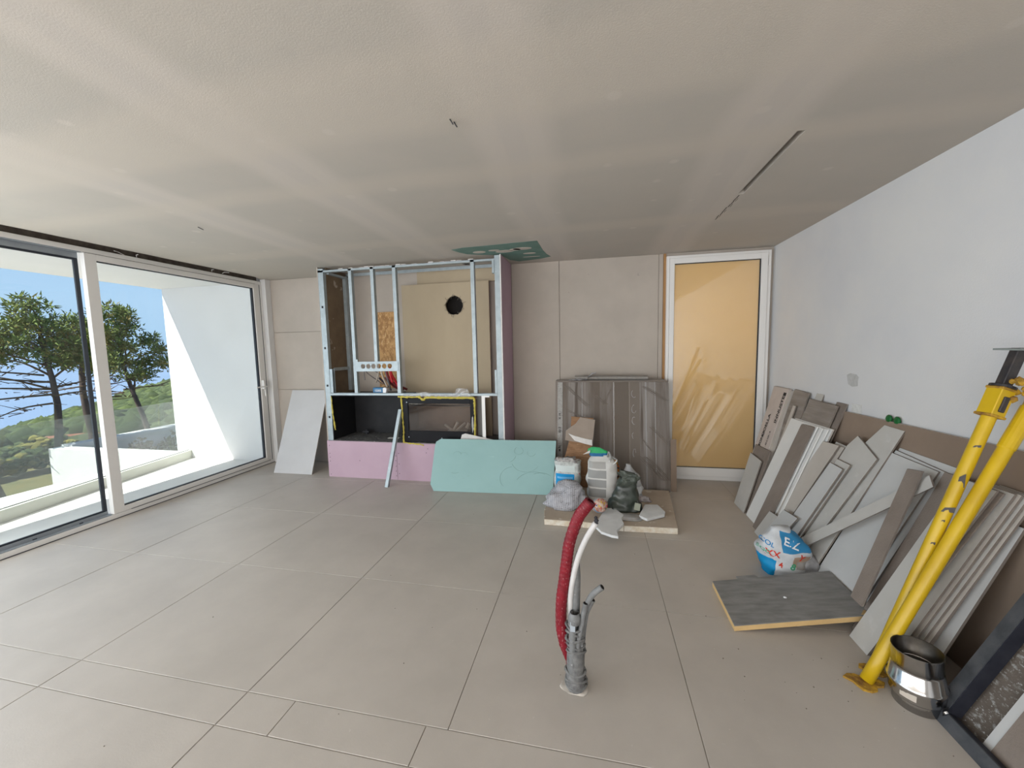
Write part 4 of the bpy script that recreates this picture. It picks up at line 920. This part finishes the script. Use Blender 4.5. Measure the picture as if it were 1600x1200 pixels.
# printed jug end
jg = empty('printed_tub', (-.0, 3.45, FZ), 'small tub lying on its side with colourful flower print', 'tub')
jm = mat('flower_print', (.40, .16, .10), (.62, .50, .42), 42, .45, contrast=(.4, .6), spots=[((.55, .03, .08), 36, .60, .02), ((.60, .42, .03), 40, .62, .02), ((.03, .10, .22), 38, .64, .02)])
Rt = Matrix.Rotation(math.radians(62), 3, 'X') @ Matrix.Rotation(math.radians(18), 3, 'Y')
MB().lathe([(.0005, .0), (.050, .0), (.058, .008), (.060, .05), (.060, .10), (.055, .125), (.0005, .127)], (.03, 3.50, FZ+.062), 24, axis=Rt).build('tub_body', jm, jg, smooth=True)
MB().lathe([(.0605, .045), (.0635, .05), (.0635, .085), (.0605, .09)], (.03, 3.50, FZ+.062), 24, axis=Rt).build('tub_band', mat('blue_grey_band', (.10, .19, .30), (.5, .52, .52), 12, .5), jg, smooth=True)
# plaster shards
def shard(pts, z0, z1, label, tilt=0):
    MB().prism([(x, y, z0+tilt*(y-3.3)) for x, y in pts], (0, 0, z1-z0), i=0).build('plaster_shard', plaster_chunk, bevel=.003, label=label, cat='plaster')
shard([(.006, 3.19), (.06, 3.08), (.141, 3.03), (.19, 3.02), (.185, 3.12), (.25, 3.26), (.235, 3.36), (.263, 3.43), (.188, 3.57), (.109, 3.56)], .062, .084, 'large white plaster shard hanging over the front edge of the foam slab', .0)
shard([(.39, 3.44), (.45, 3.38), (.61, 3.49), (.628, 3.56), (.588, 3.71), (.47, 3.70)], .060, .084, 'flat white plaster shard lying at the right of the foam slab')
sack('dust_film', (.30, 3.44, FZ+.0), .26, .14, .03, lerp_prof([(0, 1, 1), (.6, .8, .8), (1, .2, .2)]), 52, mat('grey_film', (.34, .33, .31), (.26, .25, .24), 20, .5), None, .01, 10, rings=8, label='flattened grey plastic scrap in front of the green bag', cat='scrap')
sack('paper_scrap', (.47, 3.86, FZ), .16, .10, .05, lerp_prof([(0, 1, 1), (.6, .8, .8), (1, .3, .2)]), 55, mat('scrap_paper', (.50, .47, .47), (.28, .24, .24), 40, .9), None, .016, 14, rings=8, label='torn paper scrap at the back right of the foam slab', cat='scrap')

# ------------------------------------------------------------ conduits rising from the floor
cx_, cy_ = -.087, 1.683
cbn = empty('conduit_bundle', (cx_, cy_, 0), 'bundle of grey and white conduits taped together, rising from the floor', 'conduits')
MB().tube(spline([(-.118, 1.69, 0), (-.112, 1.70, .12), (-.104, 1.70, .30), (-.103, 1.69, .444), (-.075, 1.68, .602), (-.035, 1.675, .716), (.010, 1.67, .800)], 6), .0125, 12).build('white_pipe', pipe_white, cbn, smooth=True, label='off-white pipe bending to the right')
MB().tube(spline([(.010, 1.67, .796), (.012, 1.668, .812), (.008, 1.668, .83)], 3), [.006, .010, .007, .011, .006, .009, .003], 7).build('crushed_tip', galv_dark, cbn)
MB().tube(spline([(-.09, 1.70, 0), (-.088, 1.705, .2), (-.082, 1.705, .40), (-.078, 1.70, .55), (-.072, 1.70, .648)], 6), [.021]*18+[.019, .017, .015, .012, .009, .006, .004], 12).build('grey_pipe', pipe_grey, cbn, smooth=True)
def conduit(pts, r=.013):
    o = MB().tube(spline(pts, 6), r, 10).build('grey_conduit', pipe_grey, cbn, smooth=True)
    p, q = Vector(pts[-1]), Vector(pts[-2]); d = (p-q).normalized()
    MB().tube([p+d*.0005, p+d*.002], r*.82, 10).build('open_end', dark_hole, cbn)
conduit([(-.060, 1.675, 0), (-.060, 1.672, .2), (-.048, 1.67, .36), (-.022, 1.665, .44), (.002, 1.66, .482), (.036, 1.655, .516)])
conduit([(-.075, 1.662, 0), (-.072, 1.66, .2), (-.050, 1.66, .34), (-.040, 1.658, .40), (-.036, 1.655, .432)], .0115)
conduit([(-.055, 1.69, 0), (-.050, 1.69, .22), (-.035, 1.685, .35), (-.020, 1.68, .40), (-.004, 1.675, .438)], .011)
conduit([(-.098, 1.66, 0), (-.096, 1.66, .15), (-.092, 1.66, .30), (-.088, 1.662, .345)], .016)
MB().lathe([(.024, 0), (.030, .006), (.030, .03), (.022, .05), (.02, .052)], (-.085, 1.665, .325), 14).build('pipe_cap', pipe_grey, cbn, smooth=True)
box('pipe_label', -.104, -.082, 1.640, 1.643, .30, .345, mat('pale_blue_label', (.38, .42, .46), None, rough=.6), cbn)
for z, r in ((.30, .040), (.275, .037), (.245, .040), (.215, .038), (.19, .041), (.085, .044), (.05, .046), (.015, .047)):
    pts = [(-.083+ (r+.004*math.sin(a*3+z*40))*math.cos(a), 1.682 + r*.85*math.sin(a), z+.006*math.sin(a*2+z*90)) for a in [i*2*math.pi/18 for i in range(19)]]
    MB().tube(pts, .0065, 6).build('binding_tape', wrap_tape, cbn, smooth=True)
mb = MB().lathe([(.043, 0), (.044, .03), (.041, .10), (.040, .16), (.037, .20)], (-.083, 1.682, .0), 14); 
for i in range(len(mb.v)):
    v = Vector(mb.v[i]); k = .006*noise.noise(v*40); mb.v[i] = (v.x+k, v.y+k, v.z)
mb.build('tape_wrap', wrap_tape, cbn, smooth=True)
# red hose
P = spline([(-.118, 1.70, .10), (-.135, 1.70, .20), (-.148, 1.70, .28), (-.146, 1.70, .40), (-.133, 1.70, .50), (-.120, 1.70, .60), (-.106, 1.70, .69), (-.070, 1.695, .80), (-.045, 1.69, .845), (-.018, 1.69, .880)], 14)
rad = [min(.026, .006+.0016*i)*(1+.045*math.sin(i*2.1)) for i in range(len(P))]
hs_ = empty('red_hose', (-.118, 1.70, .0), 'red corrugated hose curving up beside the grey conduits', 'hose')
MB().tube(P, rad, 14).build('hose_sleeve', red_hose, hs_, smooth=True)
MB().tube([(-.118, 1.70, 0), (-.118, 1.70, .11)], .010, 8).build('hose_tail', red_hose, hs_)
MB().lathe([(.026, 0), (.027, .008), (.020, .012), (.015, .010)], P[-1], 14, axis=Vector((.55, 0, .83)).to_track_quat('Z', 'Y').to_matrix()).build('hose_lip', mat('dark_red', (.12, .005, .01), None, rough=.6), hs_, smooth=True)
sack('floor_dust', (-.09, 1.69, 0), .125, .11, .004, lerp_prof([(0, 1, 1), (1, .6, .6)]), 60, mat('pale_dust', (.50, .46, .41), None, rough=.95), None, .01, 12, rings=4, label='ring of pale dust around the foot of the conduits', cat='dust', kind='stuff')
# ------------------------------------------------------------ tiles leaning on the right wall
def ltile(name, pts, b, k, th, m, label, cat='tile', edge=None, group=None, parent=None):
    P = [(b+k*z, y, z+.001) for y, z in pts]
    o = MB().prism(P, (th, 0, 0), i=0, side=1).build(name, m, parent, mats=[m, edge or tile_edge], label=label if not parent else None, cat=None if parent else cat, group=group)
    return o
G1 = 'floor tiles and offcuts leaning on the right wall'
# large hardboard behind
ltile('hardboard_sheet', [(3.51, 1.03), (1.1, 1.075), (1.1, 0), (3.51, 0)], 1.715, .165, .010, mdf, 'long brown hardboard sheet standing against the right wall behind the tiles', 'board', board_core)
# green plugs (clamps) on the top edge
gk = mat('green_plastic', (.01, .13, .03), (.005, .08, .02), 30, .5)
for y, lb in ((2.955, 'small green plastic clip on the hardboard edge, left one'), (2.885, 'small green plastic clip on the hardboard edge, right one')):
    sack('plastic_clip', (1.893, y, 1.036), .022, .05, .045, lerp_prof([(0, .7, .8), (.4, 1, 1), (.8, .8, .8), (1, .3, .3)]), 3, gk, None, .002, 30, seg=14, rings=8, label=lb, cat='clip')
# carton with print
ca = empty('tile_carton', (1.5, 4.1, 0), 'long pinkish carton with black lettering leaning in the corner by the door', 'carton')
cpts = [(4.565, 1.11), (4.25, 1.11), (3.86, 0), (4.14, 0)]
MB().prism([(1.405+.42*z, y, z+.001) for y, z in cpts], (.034, 0, 0), i=0).build('carton_box', carton_m, ca, bevel=.002)
MB().prism([(1.41+.42*z, y, z+.001) for y, z in [(4.245, 1.10), (4.195, 1.10), (3.82, 0), (3.862, 0)]], (.03, 0, 0)).build('side_flap', tile_beige, ca)
upv = Vector((.42*1.11, .37, 1.11)).normalized(); rt = Vector((0, -1, 0)); nrm = rt.cross(upv).normalized(); rt2 = upv.cross(nrm).normalized()
def on_carton(y, z): return Vector((1.405+.42*z-.003, y, z))
text('carton_lettering', 'INNUSTEP', .062, on_carton(4.225, .93), upv, Vector((0, 1, 0)), ink, ca, sx_=1.15)
text('carton_lettering', 'GOELLA', .060, on_carton(4.315, .74), upv, Vector((0, 1, 0)), ink, ca, sx_=1.1)
text('carton_lettering', 'MONO', .056, on_carton(4.27, .60), upv, Vector((0, 1, 0)), ink, ca)
text('carton_lettering', '1 - 25 x 100 - 8', .030, on_carton(4.155, .62), upv, Vector((0, 1, 0)), ink, ca)
MB().prism([(1.402+.42*z, y, z) for y, z in [(4.30, 1.075), (4.25, 1.075), (4.24, 1.045), (4.285, 1.045)]], (.003, 0, 0)).build('carton_strap', ink, ca)
T = ltile
T('tile', [(4.29, .545), (3.965, .555), (3.79, 0), (4.10, 0)], 1.385, .42, .010, tile_brown, 'brown tile with mortar crust below the lettered carton', group=G1)
T('tile', [(4.255, .465), (3.985, .455), (3.83, 0), (4.08, 0)], 1.36, .42, .010, tile_grey, 'short light grey tile offcut nearest the door corner', group=G1)
T('tile', [(4.16, 1.12), (3.905, 1.112), (3.66, 0), (3.95, 0)], 1.47, .37, .012, tile_brown_grooved, 'dark streaked tile directly right of the lettered carton', group=G1)
T('tile', [(4.02, .985), (3.97, .985), (3.85, .3), (3.9, .3)], 1.448, .37, .010, tile_beige, 'thin pale sliver of tile right of the carton', group=G1)
T('tile', [(3.862, 1.068), (3.457, 1.063), (3.42, 0), (3.80, 0)], 1.49, .355, .012, tile_brown_grooved, 'broad dark brown streaked tile standing behind the white ones', group=G1)
T('tile', [(3.83, 1.12), (3.72, 1.12), (3.70, 0), (3.80, 0)], 1.515, .35, .010, tile_grey, 'pale tile edge poking above the broad dark tile, left one', group=G1)
T('tile', [(3.53, 1.085), (3.40, 1.085), (3.38, 0), (3.5, 0)], 1.515, .355, .010, tile_brown, 'grey tile edge poking above the broad dark tile, right one', group=G1)
T('tile', [(3.955, .877), (3.40, .887), (3.27, 0), (3.80, 0)], 1.37, .46, .012, tile_white, 'wide white tile, front one of the white pair', group=G1, edge=tile_white)
T('tile', [(3.93, .882), (3.375, .893), (3.25, 0), (3.77, 0)], 1.39, .46, .012, tile_white, 'wide white tile, rear one of the white pair', group=G1, edge=tile_beige)
T('tile_strip', [(3.53, .884), (3.505, .887), (3.36, 0), (3.385, 0)], 1.352, .46, .010, tile_white, 'thin white tile strip standing on edge before the white pair', 'tile', edge=tile_white, group=G1)
T('tile_strip', [(3.46, .884), (3.435, .887), (3.30, 0), (3.325, 0)], 1.352, .46, .008, tile_white, 'second thin white tile strip, nearer to the beige ones', 'tile', edge=tile_white, group=G1)
T('tile_strip', [(3.695, .868), (3.685, .874), (3.52, .880), (3.512, .870), (3.37, 0), (3.555, 0)], 1.335, .46, .010, tile_brown, 'narrow dark brown strip across the front of the white tiles', 'tile', group=G1)
T('tile', [(3.375, .80), (3.19, .812), (3.235, 0), (3.46, 0)], 1.355, .48, .010, tile_beige, 'narrow beige tile, first to the right of the white ones', group=G1)
T('tile', [(3.34, .795), (3.155, .806), (3.20, 0), (3.42, 0)], 1.375, .48, .010, tile_beige, 'beige tile immediately behind the first beige one', group=G1)
T('tile', [(3.30, .815), (3.17, .812), (3.18, 0), (3.30, 0)], 1.395, .48, .010, tile_grey, 'short grey tile end behind the beige pair', group=G1)
T('tile', [(3.136, .70), (2.989, .695), (3.03, 0), (3.20, 0)], 1.33, .48, .010, tile_light, 'narrow light grey tile with square top, left of the pointed one', group=G1)
T('tile', [(3.125, .73), (2.979, .728), (3.02, 0), (3.14, 0)], 1.352, .48, .010, tile_grey, 'narrow grey tile tucked behind the light grey one', group=G1)
T('tile', [(3.25, .285), (3.06, .30), (3.14, 0), (3.33, 0)], 1.295, .48, .010, tile_light, 'small light tile offcut at the foot of the pile left of the cement bag', group=G1)
T('tile', [(3.42, .20), (3.24, .215), (3.27, 0), (3.45, 0)], 1.31, .48, .008, tile_grey, 'lowest pale tile offcut peeping out below the small one', group=G1)
T('tile', [(3.104, .905), (2.837, .814), (2.895, .30), (2.95, 0), (3.13, 0), (3.145, .825)], 1.375, .48, .010, tile_grey, 'pointed five-sided tile offcut in the middle of the pile', group=G1)
T('tile', [(2.967, 1.01), (2.795, 1.006), (2.80, 0), (3.03, 0), (3.035, .867)], 1.398, .475, .010, tile_grey, 'tallest grey tile with slanted left shoulder', group=G1)
T('tile', [(2.80, .868), (2.455, .856), (2.46, 0), (2.80, 0)], 1.42, .46, .010, tile_light, 'wide pale grey tile behind the crossing strip', group=G1)
T('tile', [(2.80, .885), (2.42, .86), (2.42, 0), (2.78, 0)], 1.437, .455, .010, tile_light, 'wide pale tile whose rim shows just above the first wide one', group=G1)
T('tile', [(2.80, .90), (2.335, .892), (2.33, 0), (2.78, 0)], 1.455, .45, .010, tile_light, 'wide pale tile further back reaching behind the yellow pole', group=G1)
T('tile', [(2.69, .918), (2.45, .905), (2.45, 0), (2.68, 0)], 1.473, .44, .009, tile_grey, 'rearmost pale tile touching the hardboard', group=G1)
T('tile_strip', [(2.403, .850), (2.346, .807), (3.02, .02), (3.14, .0)], 1.328, .48, .009, tile_grey, 'long pale strip lying diagonally across the other tiles', 'tile', group=G1)
T('tile_strip', [(2.51, .852), (2.42, .865), (2.385, .729), (2.262, .17), (2.352, .17)], 1.30, .48, .010, tile_brown, 'dark brown textured strip crossing in front of the pale diagonal one', 'tile', group=G1)
T('tile', [(2.40, .872), (2.16, .872), (2.12, 0), (2.33, 0)], 1.385, .475, .010, tile_brown, 'wide brown-grey tile with a white scratch beside the yellow poles', group=G1)
T('tile', [(2.25, .887), (2.078, .887), (2.125, 0), (2.262, 0)], 1.335, .475, .010, tile_grey, 'tall light tile directly behind the yellow poles', group=G1)
T('tile', [(2.19, .880), (2.066, .880), (2.11, 0), (2.22, 0)], 1.352, .475, .008, tile_brown, 'dark-edged tile just behind the one at the yellow poles', group=G1)
for k, lb in enumerate(('front', 'second', 'third', 'rearmost')):
    T('tile', [(2.17, .886), (2.045-.010*k, .886), (2.055-.012*k, 0), (2.17, 0)], 1.375+.017*k, .47, .010, tile_grey if k in (0, 2) else tile_beige, lb+' tile of the tight grey stack right of the yellow poles', group=G1)
T('tile_strip', [(2.105, .735), (2.050, .737), (2.03, 0), (2.10, 0)], 1.455, .46, .010, tile_brown, 'narrow grey-brown strip between the tight stack and the big right tile', 'tile', group=G1)
T('tile', [(2.22, .745), (2.012, .748), (1.985, 0), (2.2, 0)], 1.475, .445, .012, tile_light, 'large pale tile closing the pile on the right, above the metal flue', group=G1)
T('tile', [(2.00, .10), (1.86, .09), (1.78, 0), (2.00, 0)], 1.62, .5, .009, tile_brown_grooved, 'low ribbed tile offcut behind the metal flue', group=G1)
# white scratch on the brown tile
# ------------------------------------------------------------ stone-faced insulated panel on the floor
A, B, Cc, Dd = Vector((.755, 2.60, .035)), Vector((.752, 2.19, .035)), Vector((1.455, 2.285, .12)), Vector((1.452, 2.70, .12))
Dd = A + (Cc-B)
pn = empty('stone_panel', (1.1, 2.4, 0), 'grey stone-faced insulation panel lying tilted on the floor', 'panel')
th_ = Vector((0, 0, .006)); dn = Vector((0, 0, -.034))
notch = [A, A.lerp(Dd, .22), A.lerp(Dd, .22)+Vector((0, .03, 0)), A.lerp(Dd, .38)+Vector((0, .03, 0)), A.lerp(Dd, .40), Dd, Cc, B]
MB().prism(notch, -th_).build('stone_face', marble, pn)
MB().prism([p - th_ for p in (A, Dd, Cc, B)], dn+th_).build('insulation_core', foam_edge, pn)
mb = MB().prism([Cc+Vector((-.06, -.004, -.004)), Cc+Vector((.02, .0, -.012)), Cc+Vector((.05, .04, -.03)), Cc+Vector((.02, .05, -.01)), Cc+Vector((-.03, .03, .0))], (0, 0, -.03)).build('torn_corner', foam_edge, pn)
sack('plaster_crumb', ((A+Cc).x/2-.01, (A+Cc).y/2-.02, .079), .018, .014, .007, lerp_prof([(0, .8, .8), (.5, 1, 1), (1, .4, .4)]), 71, ink_white, None, .001, 40, seg=10, rings=6, label='white plaster crumb on the grey stone panel', cat='crumb')
# offcuts propping the panel
box('support_block', 1.20, 1.36, 2.45, 2.62, 0, .052, tile_brown, label='stacked tile offcuts propping up the stone panel', cat='offcut')
# cement bag behind the panel
cbm = mat('cement_bag', (.62, .64, .66), (.52, .54, .56), 14, .6, bump=.15, bscale=40)
layer_rects(cbm, [('X', -.04, .14, 'Z', .185, .30, (.03, .22, .44)), ('X', -.17, -.075, 'Z', -.05, .125, (.0, .24, .50)), ('X', .02, .13, 'Z', .09, .16, (.42, .30, .22)), ('X', .045, .12, 'Z', .075, .125, (.33, .31, .29))], warp=.022, warp_scale=9)
cg = empty('cement_bag', (1.27, 2.88, 0), 'crumpled white and blue cement bag on the floor behind the stone panel', 'bag')
cbo = sack('bag_body', (1.265, 2.86, 0), .29, .22, .31, lerp_prof([(0, .82, .8), (.2, .95, 1), (.55, 1.05, 1), (.8, .9, .8), (1, .45, .3)]), 81, cbm, cg, .020, 7, skew=(-.02, 0), power=2.6)
text('bag_lettering', 'E.Z', .065, (1.285, 2.86, .235), (1, -.05, -.35), (.35, 0, 1), ink_white, cg, target=cbo)
text('bag_lettering', 'XX', .060, (1.185, 2.86, .165), (1, -.2, -.12), (.1, 0, 1), ink_red, cg, target=cbo)
text('bag_lettering', 'EGG', .034, (1.135, 2.86, .175), (1, -.2, -.12), (.1, 0, 1), ink_green, cg, target=cbo)
text('bag_lettering', 'COL', .040, (1.155, 2.86, .225), (1, -.2, -.35), (.35, 0, 1), ink_blue, cg, target=cbo)
text('bag_lettering', '4', .05, (1.235, 2.86, .095), (1, -.2, 0), (0, 0, 1), ink_red, cg, target=cbo)
text('bag_lettering', 'Y', .06, (1.335, 2.86, .15), (1, 0, -.6), (.6, 0, 1), ink_red, cg, target=cbo)
text('bag_lettering', '8', .06, (1.285, 2.86, .09), (1, 0, -.3), (.3, 0, 1), ink_green, cg, target=cbo)
sack('grey_bag', (1.395, 2.84, 0), .17, .16, .155, lerp_prof([(0, .85, .85), (.3, 1, 1), (.7, .9, .9), (1, .4, .4)]), 85, mat('grey_clear_bag', (.33, .325, .33), (.23, .225, .23), 20, .35, bump=.2, bscale=30), None, .02, 9, power=2.2, label='small grey plastic bag pressed between the cement bag and the tiles', cat='bag')

# ------------------------------------------------------------ yellow tripod
tp = empty('yellow_tripod', (1.25, 1.95, 0), 'folded yellow steel tripod stand with chipped paint leaning on the right wall', 'tripod')
f1 = Vector((1.226, 1.945, .012)); t1 = Vector((1.862, 2.076, 1.31)); f2 = Vector((1.30, 2.02, .012)); t2 = Vector((1.752, 2.10, 1.325))
def leg(a, b, r, n=14): return MB().tube([a.lerp(b, k/n) for k in range(n+1)], r, 18)
leg(f1, t1, .0255).build('leg', yellow_paint, tp, smooth=True)
leg(f2, t2, .0245).build('leg', yellow_paint, tp, smooth=True)
def foot(c, s, rot):
    pts = []
    for k in range(14):
        a = rot + k*2*math.pi/14; r = s*(.5 + .55*abs(math.cos(a*1.5-rot)))*random.uniform(.8, 1.1); pts.append((c[0]+r*math.cos(a), c[1]+r*math.sin(a)*.75, .0))
    MB().prism(pts, (0, 0, .010)).build('foot_plate', rusty_yellow, tp)
foot((1.22, 1.94), .08, .6); foot((1.31, 2.03), .06, 1.3)
# sleeve of the front leg
d1 = (t1-f1).normalized(); MB().tube([f1+d1*1.20, f1+d1*1.205, f1+d1*1.40], [.026, .029, .029], 16).build('leg_sleeve', yellow_paint, tp)
# square housing on the second leg
d2 = (t2-f2).normalized(); ax = d2.orthogonal().normalized(); R2 = d2.to_track_quat('Z', 'Y').to_matrix()
def obox(c, dirq, sx_, sy_, h, m, name, bev=.003):
    mb = MB()
    mb.box(-sx_/2, sx_/2, -sy_/2, sy_/2, 0, h)
    mb.v = [tuple(Vector(c) + dirq @ Vector(v)) for v in mb.v]; return mb.build(name, m, tp, bevel=bev)
hb = f2 + d2*1.285
obox(hb, R2, .062, .062, .125, yellow_paint, 'hinge_housing'); obox(hb-d2*.006, R2, .070, .070, .012, rusty_yellow, 'housing_rim'); obox(hb+d2*.118, R2, .069, .069, .012, rusty_yellow, 'housing_rim')
obox(hb+d2*.02 + R2 @ Vector((-.033, 0, 0)), R2, .010, .024, .07, tripod_black, 'latch')
obox(hb+d2*.02 + R2 @ Vector((.033, -.012, 0)), R2, .010, .04, .09, tripod_black, 'latch')
MB().tube([hb+d2*.130, hb+d2*.140], .042, 16).build('collar', tripod_black, tp)
obox(hb+d2*.138, R2, .034, .044, .17, tripod_black, 'centre_post')
mb = MB()
for k in range(9):
    c = hb + d2*.12 + Vector((random.uniform(.02, .06), random.uniform(-.06, -.01), random.uniform(-.04, .05))); clump(mb, c, random.uniform(.009, .017), 1, I1)
mb.build('bolt_cluster', rusty_yellow, tp)
ph = hb + d2*.305
MB().prism([ph+Vector((-.07, .03, .0)), ph+Vector((.02, -.12, -.005)), ph+Vector((.07, -.02, 0)), ph+Vector((.05, .05, .0))], (0, 0, .008)).build('top_plate', plate_grey, tp)
# paint wear marks on the legs
mb = MB()
for (t_, w_, l_) in ((.60, .02, .014), (.70, .012, .035), (.48, .008, .007), (.82, .012, .006), (.30, .006, .008), (.56, .006, .006)):
    c = f2.lerp(t2, t_) + Vector((-.45, -.80, .12)).normalized()*.0246
    mb.add([c+Vector((-w_, w_*.5, -l_)), c+Vector((w_*.8, -w_*.5, -l_*.8)), c+Vector((w_, -w_*.5, l_)), c+Vector((-w_*.4, w_*.3, l_*.5))], [(0, 1, 2, 3)])
mb.build('paint_chip', tripod_black, tp)

# ------------------------------------------------------------ stainless flue reducer
fr_ = empty('flue_reducer', (1.365, 1.865, 0), 'shiny stainless steel flue reducer standing on the floor', 'flue pipe')
ax_ = Matrix.Rotation(math.radians(-3), 3, 'Y') @ Matrix.Diagonal((1, 1, .94))
c0 = (1.365, 1.865, 0)
MB().lathe([(.070, .002), (.078, .004), (.078, .045), (.084, .052), (.090, .06), (.093, .10), (.097, .112), (.097, .122), (.092, .126), (.083, .182), (.079, .188), (.081, .19), (.081, .262), (.0825, .264), (.0825, .268)], c0, 40, axis=ax_).build('outer_shell', chrome, fr_, smooth=True)
MB().lathe([(.0825, .268), (.0785, .267), (.077, .19), (.066, .18), (.064, .15), (.062, .02), (.001, .018)], c0, 40, axis=ax_).build('inner_shell', chrome_shade, fr_, smooth=True)
MB().lathe([(.066, .185), (.0665, .19), (.064, .19), (.064, .185)], c0, 32, axis=ax_).build('inner_rim', chrome, fr_, smooth=True)
def on_cyl(a0, a1, z0, z1, r, n=6):
    P = []
    for i in range(n+1):
        a = a0+(a1-a0)*i/n; P += [(c0[0]+r*math.cos(a), c0[1]+r*math.sin(a), z0), (c0[0]+r*math.cos(a), c0[1]+r*math.sin(a), z1)]
    return P, [(2*i, 2*i+2, 2*i+3, 2*i+1) for i in range(n)]
P, Fq = on_cyl(-2.75, -2.2, .065, .108, .0965); obj('label_sticker', P, Fq, mat('beige_label', (.55, .49, .42), None, rough=.6), fr_)
obj('clamp_tab', *on_cyl(-1.35, -1.05, .04, .075, .098), black_steel, fr_)
MB().tube([(c0[0]+.028, c0[1]-.098, .062), (c0[0]+.030, c0[1]-.104, .058)], .009, 10).build('clamp_bolt', chrome, fr_)

# ------------------------------------------------------------ dark steel frame with boards behind it, at the right edge
sf = empty('steel_frame', (1.40, 1.4, 0), 'dark grey steel angle frame leaning at the right edge of the picture', 'frame')
b0, k0 = 1.385, .5
def lp(y, z, dx=0): return (b0+dx+k0*z, y, z+.001)
y0, y1, z1 = 1.832, .85, .95; w_ = .047
MB().prism([lp(y0, 0), lp(y0, z1), lp(y0-w_, z1), lp(y0-w_, w_)], (.006, 0, 0)).build('frame_bar', steel_frame, sf)
MB().prism([lp(y0, 0), lp(y0-w_, w_), lp(y1+w_, w_), lp(y1, 0)], (.006, 0, 0)).build('frame_bar', steel_frame, sf)
MB().prism([lp(y0, z1), lp(y0-w_, z1-w_), lp(y1+w_, z1-w_), lp(y1, z1)], (.006, 0, 0)).build('frame_bar', steel_frame, sf)
MB().prism([lp(y1, 0), lp(y1, z1), lp(y1+w_, z1-w_), lp(y1+w_, w_)], (.006, 0, 0)).build('frame_bar', steel_frame, sf)
MB().prism([lp(y0-w_, w_, .004), lp(y0-w_, z1-w_, .004), lp(y0-w_-.004, z1-w_, .004), lp(y0-w_-.004, w_, .004)], (.045, 0, -.02)).build('frame_flange', steel_frame_dk, sf)
MB().prism([lp(y0-w_, w_, .004), lp(y1+w_, w_, .004), lp(y1+w_, w_-.004, .004), lp(y0-w_, w_-.004, .004)], (.03, 0, -.012)).build('frame_flange', steel_frame_dk, sf)
T('speckled_board', [(1.85, .80), (1.60, .80), (1.10, .80), (1.10, 0), (1.69, 0), (1.85, .0)], 1.462, .5, .012, speckle, 'dark brown board speckled with white mortar inside the steel frame', 'board')
T('tile_strip', [(1.698, .62), (1.668, .62), (1.655, .012), (1.686, .012)], 1.444, .5, .012, tile_light, 'light grey tile strip lying over the speckled board', 'tile')
T('tile', [(1.666, .66), (1.58, .66), (1.56, 0), (1.652, 0)], 1.440, .5, .014, tile_brown, 'brown tile right beside the light strip inside the steel frame', 'tile')
# small debris on the floor
crumbm = mat('grit', (.20, .17, .14), None, rough=.95); rnd = random.Random(5); mb = MB()
for k in range(70):
    x, y = rnd.uniform(-2.6, 1.5), rnd.uniform(.9, 4.1)
    if rnd.random() < .45: x, y = rnd.uniform(.5, 1.4), rnd.uniform(1.6, 2.6)
    clump(mb, (x, y, .002), rnd.uniform(.0012, .0035), .7, I1)
mb.build('floor_grit', crumbm, label='scattered grit and crumbs over the tiled floor', cat='debris', kind='stuff')
